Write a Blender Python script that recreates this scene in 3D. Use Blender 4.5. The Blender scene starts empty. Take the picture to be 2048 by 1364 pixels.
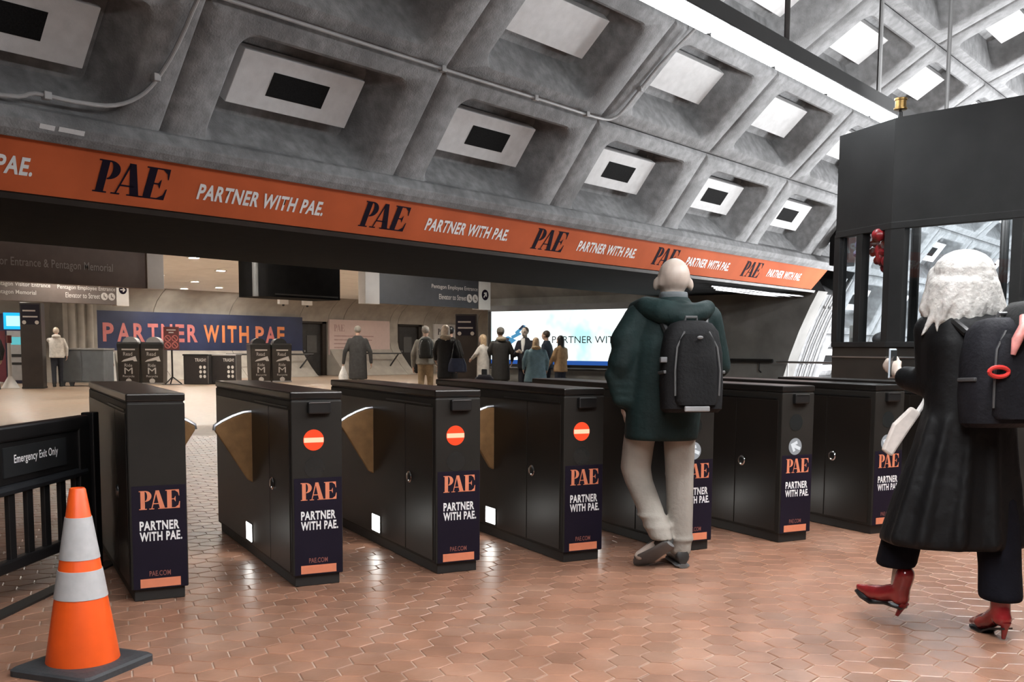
import bpy, bmesh, math, random
from math import pi, sin, cos, radians as R_, atan2, hypot
from mathutils import Vector, Matrix

random.seed(7)
SC = bpy.context.scene
COL = SC.collection
# world axes: X runs along the vault (away, to the right of the picture), Y runs into the exit hall, Z up; metres
# ---------------------------------------------------------------- camera
TH, PITCH, ROLL, EYE = R_(38.6), .095, .0067, 1.25
fw0 = Vector((cos(TH), sin(TH), 0)); rt0 = Vector((sin(TH), -cos(TH), 0)); up0 = Vector((0, 0, 1))
FW = fw0*cos(PITCH) - up0*sin(PITCH)
up1 = fw0*sin(PITCH) + up0*cos(PITCH)
RT = rt0*cos(ROLL) + up1*sin(ROLL)
UP = -rt0*sin(ROLL) + up1*cos(ROLL)
cd = bpy.data.cameras.new('camera'); cam = bpy.data.objects.new('camera', cd); COL.objects.link(cam)
cd.sensor_fit = 'HORIZONTAL'; cd.sensor_width = 36; cd.lens = 2050/2048*36
cd.shift_y = (891.5-682)/2048
cd.clip_start = .05; cd.clip_end = 300
m = Matrix((RT, UP, -FW)).transposed().to_4x4(); m.translation = (0, 0, EYE)
cam.matrix_world = m
SC.camera = cam
# ---------------------------------------------------------------- world and exposure
w = bpy.data.worlds.new('world'); SC.world = w; w.use_nodes = True
w.node_tree.nodes['Background'].inputs[0].default_value = (.9, .95, 1, 1)
w.node_tree.nodes['Background'].inputs[1].default_value = .05
SC.view_settings.view_transform = 'Standard'; SC.view_settings.look = 'None'
SC.view_settings.gamma = 1; SC.view_settings.use_curve_mapping = False
SC.view_settings.exposure = 0.06
SC.cycles.max_bounces = 7; SC.cycles.diffuse_bounces = 4; SC.cycles.glossy_bounces = 3; SC.cycles.transmission_bounces = 4
# strengths of the station's lamps and of the added kiosk uplight
E_TUBE, E_TUBE2, E_DOWN, E_PLAT, E_LIT, E_GATE, E_ADDED = 40.0, 108.0, 500.0, 600.0, 1.3, 14.0, 600.0

# ---------------------------------------------------------------- helpers
def V(*a): return Vector(a)
class MB:
    """collects shapes, then becomes ONE mesh"""
    def __init__(s): s.v = []; s.f = []
    def add(s, vs, fs):
        o = len(s.v); s.v += [tuple(p) for p in vs]; s.f += [tuple(i+o for i in f) for f in fs]; return s
    def box(s, a, b):
        x0, y0, z0 = a; x1, y1, z1 = b
        return s.add([(x0,y0,z0),(x1,y0,z0),(x1,y1,z0),(x0,y1,z0),(x0,y0,z1),(x1,y0,z1),(x1,y1,z1),(x0,y1,z1)],
                     [(0,3,2,1),(4,5,6,7),(0,1,5,4),(1,2,6,5),(2,3,7,6),(3,0,4,7)])
    def prism(s, poly, vec):
        """poly: list of 3D points (planar), extruded by vec"""
        n = len(poly); vec = Vector(vec)
        vs = [Vector(p) for p in poly] + [Vector(p)+vec for p in poly]
        fs = [tuple(range(n))[::-1], tuple(range(n, 2*n))]
        fs += [(i, (i+1) % n, n+(i+1) % n, n+i) for i in range(n)]
        return s.add(vs, fs)
    def loft(s, rings, caps=True):
        n = len(rings[0]); vs = [p for r in rings for p in r]; fs = []
        for k in range(len(rings)-1):
            for i in range(n):
                j = (i+1) % n
                fs.append((k*n+i, k*n+j, (k+1)*n+j, (k+1)*n+i))
        if caps:
            fs.append(tuple(range(n))[::-1]); fs.append(tuple((len(rings)-1)*n+i for i in range(n)))
        return s.add(vs, fs)
    def cone(s, p0, r0, p1, r1, n=16):
        p0, p1 = Vector(p0), Vector(p1); a, b = frame_of(p1-p0)
        return s.loft([[p0+(a*cos(t)+b*sin(t))*r0 for t in ang(n)], [p1+(a*cos(t)+b*sin(t))*r1 for t in ang(n)]])
    def tube(s, pts, r, n=8):
        pts = [Vector(p) for p in pts]; rings = []; a = None
        for i, p in enumerate(pts):
            d = (pts[min(i+1, len(pts)-1)] - pts[max(i-1, 0)]).normalized()
            if a is None: a, b = frame_of(d)
            a = (a - d*a.dot(d)).normalized(); b = d.cross(a)
            rr = r[i] if isinstance(r, (list, tuple)) else r
            rings.append([p+(a*cos(t)+b*sin(t))*rr for t in ang(n)])
        return s.loft(rings)
    def capsule(s, p0, r0, p1, r1, n=12):
        p0, p1 = Vector(p0), Vector(p1); d = p1-p0
        if d.length < 1e-6: d = V(0, 0, 1e-4)
        a, b = frame_of(d); u = d.normalized(); rings = []
        for k in range(1, 5):
            t = -pi/2 + k*pi/10*1.2
            if t > 0: break
            rings.append((p0+u*sin(t)*r0, r0*cos(t)))
        rings.append((p0, r0)); rings.append((p1, r1))
        for k in range(1, 4):
            t = k*pi/2/4; rings.append((p1+u*sin(t)*r1, r1*cos(t)))
        return s.loft([[c+(a*cos(t)+b*sin(t))*rr for t in ang(n)] for c, rr in rings])
    def ell(s, c, r, rot=None, n=14, m=9):
        c = Vector(c); vs = []; Mx = rot or Matrix.Identity(3)
        for k in range(m+1):
            ph = -pi/2 + pi*k/m; cr = max(cos(ph), .02)
            vs.append([c + Mx @ V(r[0]*cr*cos(t), r[1]*cr*sin(t), r[2]*sin(ph)) for t in ang(n)])
        return s.loft(vs)
    def lathe(s, prof, n=28, c=(0, 0, 0)):
        c = Vector(c)
        return s.loft([[c+V(r*cos(t), r*sin(t), z) for t in ang(n)] for r, z in prof])
    def build(s, name, mat=None, parent=None, bevel=0, smooth=False, seg=2):
        me = bpy.data.meshes.new(name); me.from_pydata(s.v, [], s.f); me.update()
        bm = bmesh.new(); bm.from_mesh(me)
        bmesh.ops.recalc_face_normals(bm, faces=bm.faces)
        if bevel:
            ed = [e for e in bm.edges if len(e.link_faces) == 2 and e.calc_face_angle(0) > .5]
            bmesh.ops.bevel(bm, geom=ed, offset=bevel, segments=seg, affect='EDGES', profile=.5, clamp_overlap=True)
        bm.to_mesh(me); bm.free()
        if smooth: smooth_mesh(me)
        return link(name, me, mat, parent)
def smooth_mesh(me, deg=40):
    me.polygons.foreach_set('use_smooth', [True]*len(me.polygons))
    try: me.set_sharp_from_angle(angle=R_(deg))
    except Exception: pass
def ang(n): return [2*pi*i/n for i in range(n)]
def frame_of(d):
    d = d.normalized(); h = V(0, 0, 1) if abs(d.z) < .9 else V(1, 0, 0)
    a = h.cross(d).normalized(); return a, d.cross(a)
def link(name, me, mat=None, parent=None):
    o = bpy.data.objects.new(name, me); COL.objects.link(o)
    if mat is not None and me is not None and not me.materials: me.materials.append(mat)
    if parent is not None: o.parent = parent
    return o
def tag(o, label, cat, group=None):
    o['label'] = label; o['category'] = cat
    if group: o['group'] = group
    return o
def struct(o, label=None):
    o['kind'] = 'structure'
    if label: o['label'] = label
    return o
def empty(name, loc=(0, 0, 0), rz=0):
    o = bpy.data.objects.new(name, None); COL.objects.link(o); o.location = loc; o.rotation_euler = (0, 0, rz)
    o.empty_display_size = .1
    return o
def copy_tree(o, parent=None):
    c = o.copy(); COL.objects.link(c); c.parent = parent
    for ch in list(o.children): copy_tree(ch, c)
    return c

# ---------------------------------------------------------------- materials
def mk(name, col, rough=.55, metal=0, var=.12, scale=6, bump=0, bscale=60, spec=.5, stain=None, stain_amt=0, stain_scale=1.2, objrand=0, island=0, coat=0, trans=0):
    mt = bpy.data.materials.new(name); mt.use_nodes = True; nt = mt.node_tree; N = nt.nodes; L = nt.links
    bs = N['Principled BSDF']
    bs.inputs['Roughness'].default_value = rough; bs.inputs['Metallic'].default_value = metal
    bs.inputs['Specular IOR Level'].default_value = spec
    bs.inputs['Coat Weight'].default_value = coat; bs.inputs['Coat Roughness'].default_value = .15
    bs.inputs['Transmission Weight'].default_value = trans
    geo = N.new('ShaderNodeNewGeometry')
    c = Vector(col)
    def noise(sc, det=4):
        n = N.new('ShaderNodeTexNoise'); n.inputs['Scale'].default_value = sc; n.inputs['Detail'].default_value = det
        L.new(geo.outputs['Position'], n.inputs['Vector']); return n
    n1 = noise(scale)
    rp = N.new('ShaderNodeValToRGB'); L.new(n1.outputs['Fac'], rp.inputs['Fac'])
    lo, hi = c*(1-var), c*(1+var)
    rp.color_ramp.elements[0].position = .3; rp.color_ramp.elements[0].color = (*lo, 1)
    rp.color_ramp.elements[1].position = .7; rp.color_ramp.elements[1].color = (*[min(1, k) for k in hi], 1)
    out = rp.outputs['Color']
    if stain:
        n2 = noise(stain_scale, 6); r2 = N.new('ShaderNodeValToRGB'); L.new(n2.outputs['Fac'], r2.inputs['Fac'])
        r2.color_ramp.elements[0].position = .48; r2.color_ramp.elements[0].color = (0, 0, 0, 1)
        r2.color_ramp.elements[1].position = .72; r2.color_ramp.elements[1].color = (stain_amt,)*3+(1,)
        mx = N.new('ShaderNodeMix'); mx.data_type = 'RGBA'
        L.new(r2.outputs['Color'], mx.inputs[0]); L.new(out, mx.inputs[6]); mx.inputs[7].default_value = (*stain, 1)
        out = mx.outputs[2]
    if objrand or island:
        hs = N.new('ShaderNodeHueSaturation'); mr = N.new('ShaderNodeMapRange')
        if objrand:
            oi = N.new('ShaderNodeObjectInfo'); src = oi.outputs['Random']
        else: src = geo.outputs['Random Per Island']
        a = objrand or island
        mr.inputs['To Min'].default_value = 1-a; mr.inputs['To Max'].default_value = 1+a
        L.new(src, mr.inputs['Value']); L.new(mr.outputs[0], hs.inputs['Value']); L.new(out, hs.inputs['Color']); out = hs.outputs['Color']
    L.new(out, bs.inputs['Base Color'])
    if bump:
        nb = noise(bscale, 3); bp = N.new('ShaderNodeBump'); bp.inputs['Strength'].default_value = bump; bp.inputs['Distance'].default_value = .01
        L.new(nb.outputs['Fac'], bp.inputs['Height']); L.new(bp.outputs[0], bs.inputs['Normal'])
    return mt
def emit(name, col, s):
    mt = bpy.data.materials.new(name); mt.use_nodes = True; nt = mt.node_tree; nt.nodes.clear()
    e = nt.nodes.new('ShaderNodeEmission'); e.inputs[0].default_value = (*col, 1); e.inputs[1].default_value = s
    o = nt.nodes.new('ShaderNodeOutputMaterial'); nt.links.new(e.outputs[0], o.inputs[0]); return mt
def glass_mat(name, tint=(.93, .95, .96), refl=1.0):
    mt = bpy.data.materials.new(name); mt.use_nodes = True; nt = mt.node_tree; nt.nodes.clear(); N = nt.nodes; L = nt.links
    t = N.new('ShaderNodeBsdfTransparent'); t.inputs[0].default_value = (*tint, 1)
    g = N.new('ShaderNodeBsdfGlossy'); g.inputs['Roughness'].default_value = .02; g.inputs[0].default_value = (refl,)*3+(1,)
    lw = N.new('ShaderNodeLayerWeight'); lw.inputs['Blend'].default_value = .5; pw = N.new('ShaderNodeMath'); pw.operation = 'POWER'; pw.inputs[1].default_value = 5; L.new(lw.outputs['Facing'], pw.inputs[0]); fr = N.new('ShaderNodeMath'); fr.operation = 'MULTIPLY_ADD'; fr.inputs[1].default_value = .9; fr.inputs[2].default_value = .05; L.new(pw.outputs[0], fr.inputs[0])
    mx = N.new('ShaderNodeMixShader'); L.new(fr.outputs[0], mx.inputs[0]); L.new(t.outputs[0], mx.inputs[1]); L.new(g.outputs[0], mx.inputs[2])
    o = N.new('ShaderNodeOutputMaterial'); L.new(mx.outputs[0], o.inputs[0]); return mt

M = {}
M['concrete'] = mk('vault_concrete', (.21, .212, .215), .8, var=.26, scale=9, bump=.6, bscale=55, stain=(.10, .10, .10), stain_amt=.75, stain_scale=1.6)
M['panel'] = mk('acoustic_panel', (.56, .56, .56), .85, var=.07, scale=9, bump=.15, bscale=120)
M['vent'] = mk('vent_mesh', (.012, .012, .012), .9, var=.3, scale=90, spec=.05)
M['shell'] = mk('shell_concrete', (.12, .12, .12), .9)
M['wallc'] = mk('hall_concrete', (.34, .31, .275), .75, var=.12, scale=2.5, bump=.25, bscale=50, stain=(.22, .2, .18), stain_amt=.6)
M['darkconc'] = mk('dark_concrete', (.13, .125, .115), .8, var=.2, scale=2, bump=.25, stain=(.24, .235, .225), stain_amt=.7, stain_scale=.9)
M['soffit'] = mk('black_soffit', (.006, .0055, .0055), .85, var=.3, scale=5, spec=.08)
M['hallceil'] = mk('ceiling_tile', (.88, .87, .85), .85, var=.04, scale=4)
M['grout'] = mk('floor_grout', (.46, .35, .28), .5, var=.15, scale=14, stain=(.30, .20, .15), stain_amt=.8, stain_scale=2)
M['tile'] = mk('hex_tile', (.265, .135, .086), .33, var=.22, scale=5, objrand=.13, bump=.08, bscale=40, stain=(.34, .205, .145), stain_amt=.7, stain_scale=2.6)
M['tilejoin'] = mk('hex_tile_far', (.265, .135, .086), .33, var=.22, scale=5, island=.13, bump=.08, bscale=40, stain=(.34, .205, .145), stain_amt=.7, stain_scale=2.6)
M['floorglare'] = mk('floor_far_glare', (.33, .25, .185), .36, var=.15, scale=8, stain=(.36, .22, .15), stain_amt=.7)  # paler than the tiles: warm glare is put into this colour
M['gate'] = mk('gate_bronze', (.012, .009, .007), .38, .1, var=.15, scale=3, bump=.02, bscale=200)
M['gatecap'] = mk('gate_cap', (.022, .019, .017), .3, .5, var=.2, scale=4)
M['gatefront'] = mk('gate_front', (.021, .019, .0165), .5, .1, var=.12, scale=4, spec=.15)
M['black'] = mk('black_plastic', (.008, .008, .008), .4, var=.2)
M['plinth'] = mk('plinth_black', (.012, .011, .01), .55, var=.2)
M['flap'] = mk('flap_leather', (.21, .112, .046), .65, var=.18, scale=14, bump=.15, bscale=150, spec=.2)
M['chrome'] = mk('chrome', (.6, .6, .6), .16, 1, var=.05)
M['steel'] = mk('brushed_steel', (.42, .42, .43), .35, 1, var=.08)
M['navy'] = mk('navy_vinyl', (.0085, .0065, .0145), .45, var=.1, spec=.2)
M['coral'] = mk('coral_print', (.62, .20, .105), .5, var=.06, scale=20)
M['coraldim'] = mk('coral_dim_print', (.22, .075, .06), .5, var=.06)
M['white'] = mk('white_print', (.70, .70, .69), .7, var=.03, spec=.15)
M['banner'] = mk('banner_orange', (.46, .098, .034), .8, var=.1, scale=2.2, spec=.12)
M['navyprint'] = mk('navy_print', (.012, .008, .016), .8, var=.05, spec=.06)
M['disc_off'] = mk('unlit_disc', (.013, .015, .015), .25, var=.1)
M['disc_red'] = emit('no_entry_red', (1, .085, .03), 1.0)
M['disc_bar'] = emit('no_entry_bar', (1, .66, .42), 1.1)
M['disc_go'] = emit('go_disc', (.42, .43, .45), .75)
M['disc_arrow'] = emit('go_arrow', (.9, .92, .95), .85)
M['lamp'] = emit('courtesy_lamp', (1, .98, .93), E_GATE)
M['tube'] = emit('fluorescent_lens', (.93, .97, 1), E_TUBE)
M['down'] = emit('downlight_lens', (1, .94, .84), E_DOWN)
M['fixture'] = mk('fixture_black', (.018, .018, .018), .45, var=.1)
M['conduit'] = mk('conduit_grey', (.36, .36, .36), .5, var=.1)
M['rod'] = mk('rod_grey', (.12, .12, .12), .6, var=.1)
M['darkmetal'] = mk('dark_bronze', (.028, .025, .022), .4, .4, var=.2)
M['kiosk'] = mk('kiosk_bronze', (.018, .018, .018), .55, 0, var=.2, scale=3, bump=.05, bscale=90, spec=.25)
M['kiosklow'] = mk('kiosk_lower', (.034, .03, .026), .45, .3, var=.2, scale=3)
M['glass'] = glass_mat('kiosk_glass')
M['cone'] = mk('cone_orange', (.72, .085, .008), .4, var=.08, scale=9)
M['conewhite'] = mk('cone_white', (.42, .42, .42), .4, var=.06, scale=30)
M['rubber'] = mk('rubber_black', (.035, .037, .04), .6, var=.2, scale=12, bump=.2)
M['fence'] = mk('fence_black', (.012, .011, .011), .38, .3, var=.2)
M['fenceedge'] = mk('fence_grey', (.032, .034, .038), .35, .4, var=.2)
M['brass'] = mk('brass', (.32, .20, .07), .38, .8, var=.2, scale=30)

# ---------------------------------------------------------------- flat print: lettering and logo
_tc = {}
def text_mesh(s, bold=0.0):
    k = (s, bold)
    if k not in _tc:
        cu = bpy.data.curves.new('lettering', 'FONT'); cu.body = s; cu.size = 1; cu.offset = bold; cu.space_character = 1.0+bold*3; cu.resolution_u = 3; cu.extrude = 0
        o = bpy.data.objects.new('lettering', cu); COL.objects.link(o)
        dg = bpy.context.evaluated_depsgraph_get(); me = bpy.data.meshes.new_from_object(o.evaluated_get(dg))
        bpy.data.objects.remove(o); bpy.data.curves.remove(cu)
        xs = [v.co.x for v in me.vertices]; ys = [v.co.y for v in me.vertices]
        x0, x1, y0, y1 = min(xs), max(xs), min(ys), max(ys)
        for v in me.vertices: v.co.x = (v.co.x-x0)/(x1-x0); v.co.y = (v.co.y-y0)/(y1-y0)
        _tc[k] = me
    return _tc[k]
def frame_mat(o, right, up):
    r = Vector(right).normalized(); u = Vector(up).normalized(); n = r.cross(u)
    mm = Matrix((r, u, n)).transposed().to_4x4(); mm.translation = Vector(o); return mm, n
def place_print(me_or_str, o, right, up, w, h, mat, parent=None, name='lettering', bold=0.0, lift=.002):
    me = (text_mesh(me_or_str, bold) if isinstance(me_or_str, str) else me_or_str).copy()
    if me.materials: me.materials.clear()
    mm, n = frame_mat(o, right, up)
    ob = link(name, me, mat, parent)
    ob.matrix_local = Matrix.Translation(n*lift) @ mm @ Matrix.Diagonal((w, h, 1, 1))
    return ob
def flat(polys, name='print'):
    me = bpy.data.meshes.new(name); vs = []; fs = []
    for p in polys:
        o = len(vs); vs += [(x, y, 0) for x, y in p]; fs.append(tuple(range(o, o+len(p))))
    me.from_pydata(vs, [], fs); me.update(); return me
def strip(outer, inner):
    return [[outer[i], outer[i+1], inner[i+1], inner[i]] for i in range(len(outer)-1)]
def logo_mesh():
    P = [[(0, 0), (.5, 0), (.5, .045), (0, .045)], [(.1, .04), (.38, .04), (.38, .96), (.1, .96)], [(0, .955), (.42, .955), (.42, 1), (0, 1)]]
    aa = [pi/2 - pi*i/16 for i in range(17)]
    P += strip([(.40+.42*cos(a), .71+.29*sin(a)) for a in aa], [(.40+.14*cos(a), .71+.245*sin(a)) for a in aa])
    A = [[(.42, 1), (.66, 1), (1.04, .0), (.70, .0)], [(.44, 1), (.50, .93), (.19, .02), (.13, .02)], [(.26, .27), (.80, .27), (.78, .32), (.28, .32)],
         [(0, 0), (.32, 0), (.32, .045), (0, .045)], [(.58, 0), (1.14, 0), (1.14, .045), (.58, .045)]]
    Eg = [[(.1, .04), (.4, .04), (.4, .96), (.1, .96)], [(0, .955), (.9, .955), (.9, 1), (0, 1)], [(.9, .96), (.62, .96), (.82, .84), (.88, .66), (.92, .66)],
          [(0, 0), (.93, 0), (.93, .045), (0, .045)], [(.93, .04), (.62, .04), (.84, .16), (.91, .36), (.95, .36)], [(.4, .475), (.62, .475), (.62, .52), (.4, .52)], [(.66, .34), (.66, .66), (.55, .51), (.55, .485)]]
    out = []
    for g, dx in ((P, 0), (A, .66), (Eg, 1.74)):
        out += [[((x+dx)/2.69, y) for x, y in p] for p in g]
    return flat(out, 'logo_lettering')
LOGO = logo_mesh()
def disc_poly(cx, cy, rx, ry=None, n=24): ry = ry or rx; return [(cx+rx*cos(t), cy+ry*sin(t)) for t in ang(n)]
def box_poly(x0, y0, x1, y1): return [(x0, y0), (x1, y0), (x1, y1), (x0, y1)]

# ================================================================= STRUCTURE
CY, CZ, VR = 1.2, -1.35, 7.95          # vault axis and radius
def arc(a, r=VR): a = R_(a); return (CY+r*cos(a), CZ+r*sin(a))
def arc3(x, a, r=VR): y, z = arc(a, r); return V(x, y, z)
# ---- floor slab
fl = MB().prism([(x, y, -.006) for x, y in [(-8, -7), (20, -7), (20, 9.03), (48, 9.03), (48, 36), (-8, 36)]], (0, 0, -.3)).build('floor', M['floorglare'])
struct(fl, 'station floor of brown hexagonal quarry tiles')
bed = MB().prism([(x, y, -.0058) for x, y in [(.4, -3.4), (13, -3.4), (13, 9.5), (14, 14), (4, 14), (.4, 9)]], (0, 0, .0012)).build('grout_bed', M['grout'], fl)
# ---- hexagonal tiles: the 300 that show largest one by one, the rest joined
def in_view(p):
    q = p - V(0, 0, EYE); z = q.dot(FW)
    if z < .5: return None
    return 1024+2050*q.dot(RT)/z, 891.5-2050*q.dot(UP)/z
SIDE = .0862; FF = SIDE*math.sqrt(3); GAP = .0065
hexa = [(cos(t), sin(t)) for t in ang(6)]
def hex_shape(mb, cx, cy, s, z1, z0=-.006, bev=.004):
    return mb.add([(cx+x*s, cy+y*s, z0) for x, y in hexa]+[(cx+x*s, cy+y*s, z1-bev*.5) for x, y in hexa]+[(cx+x*(s-bev), cy+y*(s-bev), z1) for x, y in hexa],
                  [(6+i, 6+(i+1) % 6, 12+(i+1) % 6, 12+i) for i in range(6)]+[(i, (i+1) % 6, 6+(i+1) % 6, 6+i) for i in range(6)]+[tuple(range(12, 18))])
tiles = []
for i in range(0, 130):
    for j in range(-24, 130):
        x = .6 + i*SIDE*1.5; y = .2 + j*FF + (FF/2 if i % 2 else 0)
        p = in_view(V(x, y, 0))
        if p and -900 < p[0] < 3000 and 690 < p[1] < 1900: tiles.append((hypot(x, y), x, y, 0 < p[0] < 2048 and p[1] < 1380))
tiles.sort(key=lambda t: (not t[3], t[0]))
tm = hex_shape(MB(), 0, 0, SIDE-GAP/2, 0)
tmo = tm.build('hex_tile', M['tile'], fl); tile_me = tmo.data; bpy.data.objects.remove(tmo)
for d, x, y, seen in tiles[:300]:
    o = link('hex_tile', tile_me, None, fl); o.location = (x, y, random.uniform(-.0012, 0)); o.rotation_euler = (random.uniform(-.006, .006), random.uniform(-.006, .006), 0)
rest = MB()
for d, x, y, seen in tiles[300:]:
    if d < 15 and -3.4 < y < 14: hex_shape(rest, x, y, SIDE-GAP/2, random.uniform(-.0012, 0))
ro = rest.build('hex_tile_field', M['tilejoin'], fl); ro['kind'] = 'stuff'

# ---- vault: shell, then one mesh for every coffer
def shell_part(mb, x0, x1, a0, a1):
    return mb.loft([[arc3(x, a0+(a1-a0)*k/48, 8.7) for k in range(49)]+[arc3(x, a1-(a1-a0)*k/48, 8.9) for k in range(49)] for x in (x0, x1)])
ceil = struct(shell_part(shell_part(MB(), -8.2, 20.6, 31, 195), 20.6, 46.2, -15, 195).build('ceiling', M['shell']), 'coffered concrete vault over the station')
PX, PA = 2.76, 10.25
HX, HY = PX/2, VR*math.tan(R_(PA/2))
def rrect(hx, hy, r, z, k=5, cy=0):
    out = []
    for cxs, cys, a0 in ((1, 1, 0), (-1, 1, pi/2), (-1, -1, pi), (1, -1, 3*pi/2)):
        for i in range(k+1):
            t = a0+pi/2*i/k; out.append((cxs*(hx-r)+r*cos(t), cy+cys*(hy-r)+r*sin(t), z))
    return out
cm = MB().loft([rrect(HX, HY, .001, -.05), rrect(HX-.028, HY-.028, .001, -.012), rrect(HX-.05, HY-.05, .005, 0), rrect(1.0, .535, .17, 0), rrect(.965, .505, .15, -.03), rrect(.84, .38, .07, -.44), rrect(.70, .25, .04, -.45)], caps=False)
n0 = len(cm.v)-24; cm.f.append(tuple(range(n0, n0+24)))
def cell_obj(name, mb, mat, bevel=0, sm=False):
    o = mb.build(name, mat, None, bevel, smooth=sm); me = o.data; bpy.data.objects.remove(o); return me
coffer_me = cell_obj('coffer', cm, M['concrete'], sm=True)
bm = bmesh.new(); bm.from_mesh(coffer_me)
for f in bm.faces:                     # normals face the hall
    if f.normal.z < -.2: f.normal_flip()
bm.to_mesh(coffer_me); bm.free()
panel_me = cell_obj('panel', MB().box((-.71, -.255+.05, -.40), (.71, .255+.05, -.27)), M['panel'], .006)
vent_me = cell_obj('vent', MB().box((-.33, -.115+.05, -.30), (.33, .115+.05, -.266)), M['vent'])
X0 = 5.07
def coffer(n, k):
    a = 47.2 + PA*k; xc = X0+PX*(n+.5); ar = R_(a)
    o = link('coffer', coffer_me, None, ceil)
    y, z = arc(a)
    rad = V(0, cos(ar), sin(ar)); tan = V(0, -sin(ar), cos(ar))
    mm = Matrix((V(1, 0, 0), tan, -rad)).transposed().to_4x4(); mm.translation = (xc, y, z); o.matrix_local = mm
    link('panel', panel_me, None, o)
    if k == -1 or k < -1: link('vent', vent_me, None, o)
for n in range(-4, 15):
    for k in range(-1, 10): coffer(n, k)
    if n >= 6:
        for k in range(-5, -1): coffer(n, k)
# concrete strip where the vault turns down past the exit opening
struct(MB().loft([[arc3(x, a, 7.97) for a in range(-8, 32, 4)]+[arc3(x, a, 8.5) for a in range(28, -12, -4)] for x in (20.65, 21.62)]).build('trim_1', M['concrete']), 'plain concrete strip of the vault beyond the exit opening')
# ledge above the banner, trim below
struct(MB().loft([[arc3(x, 31.9, 7.99), arc3(x, 31.9, 7.87), arc3(x, 32.5, 7.84), arc3(x, 33.1, 7.84), arc3(x, 33.5, 7.93), arc3(x, 33.5, 7.99)] for x in (-8, 20.1)]).build('trim_2', M['concrete'], bevel=.012), 'concrete ledge along the foot of the vault above the orange banner')
struct(MB().loft([[arc3(x, 28.2, 7.99), arc3(x, 28.2, 7.91), arc3(x, 28.55, 7.91), arc3(x, 28.55, 7.99)] for x in (-8, 19.85)]).build('trim_3', M['darkmetal']), 'thin dark metal strip under the orange banner')
# black beam between vault and exit hall
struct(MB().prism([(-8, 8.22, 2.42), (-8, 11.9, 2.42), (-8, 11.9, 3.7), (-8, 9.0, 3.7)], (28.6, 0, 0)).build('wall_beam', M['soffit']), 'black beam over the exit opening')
# ---- exit hall ceiling
hc = struct(MB().box((-8, 11.9, 3.38), (48, 35.4, 3.6)).build('ceiling_hall', M['shell']), 'suspended ceiling of pale panels in the exit hall')
cp = cell_obj('ceiling_panel', MB().box((0, 0, 0), (2.98, 1.48, .03)), M['hallceil'])
for i in range(0, 14):
    for j in range(15):
        o = link('ceiling_panel', cp, None, hc); o.location = (5+3*i, 11.95+1.5*j, 3.35)
# ---- far wall of concrete panels with flared foot and coved head
PROF = [(33.55, 0), (33.72, .12), (34.05, .42), (34.45, .85), (34.72, 1.2), (34.8, 1.5), (34.8, 2.35), (34.72, 2.62), (34.5, 2.92), (34.15, 3.2), (33.85, 3.37)]
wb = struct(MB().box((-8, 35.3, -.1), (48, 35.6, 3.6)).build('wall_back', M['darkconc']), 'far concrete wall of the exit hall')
edges = [(-8, 1), (1, 4), (4, 7), (7, 10), (10, 13), (13, 15.7), (15.7, 18.4), (18.4, 21.9), (21.9, 25.3), (25.3, 28.9), (30.5, 31.4), (31.4, 34.3), (34.3, 34.85), (36.6, 37.4), (37.4, 40.5), (40.5, 43.6), (43.6, 48)]
for a, b in edges:
    MB().prism([(a+.012, y, z) for y, z in PROF]+[(a+.012, 35.29, 3.37), (a+.012, 35.29, 0)], (b-a-.024, 0, 0)).build('wall_panel', M['wallc'], wb, smooth=True)
for (a, b), head in zip([(28.9, 30.5), (34.85, 36.6)], (0, 0)):   # lintel over the doors
    MB().prism([(a+.01, y, z) for y, z in PROF[6:]]+[(a+.01, 35.29, 3.37), (a+.01, 35.29, 2.36)], (b-a-.02, 0, 0)).build('wall_panel', M['wallc'], wb, smooth=True)
M['door'] = mk('door_dark', (.035, .034, .034), .45, .2, var=.2, scale=4)
M['doorframe'] = mk('door_frame', (.022, .016, .012), .5, .2)
for n, (a, b) in enumerate([(28.95, 30.45), (34.9, 36.55)]):
    d = struct(MB().box((a, 34.98, 0), (b, 35.06, 2.33)).build('door_%d' % (n+1), M['door'], bevel=.005), 'dark metal service door in the far wall beside the %s' % ('navy banner' if n == 0 else 'pale notice board'))
    MB().box((a-.0, 34.85, 0), (a+.1, 35.0, 2.36)).build('door_frame', M['doorframe'], d)
    MB().box((b-.22, 34.85, 0), (b, 35.0, 2.36)).build('door_frame', M['doorframe'], d)
    MB().box((a, 34.85, 2.26), (b, 35.0, 2.36)).build('door_frame', M['doorframe'], d)
    MB().cone((a+.28, 34.93, 1.06), .05, (a+.28, 34.86, 1.06), .045, 12).build('door_knob', M['steel'], d)
    MB().box((a+.5, 34.965, 1.0), (a+1.05, 34.98, 1.75)).build('notice', mk('door_notice', (.08, .08, .08), .5), d)
# grey pilaster left of the navy banner
pl = struct(MB().box((17.9, 33.9, 0), (19.15, 34.9, 3.37)).build('column', M['wallc'], bevel=.02), 'pale fluted concrete pilaster left of the navy banner')
for i in range(3): MB().cone((18.2+.33*i, 33.9, 0), .13, (18.2+.33*i, 33.9, 3.36), .13, 14).build('flute', M['wallc'], pl, smooth=True)
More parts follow.
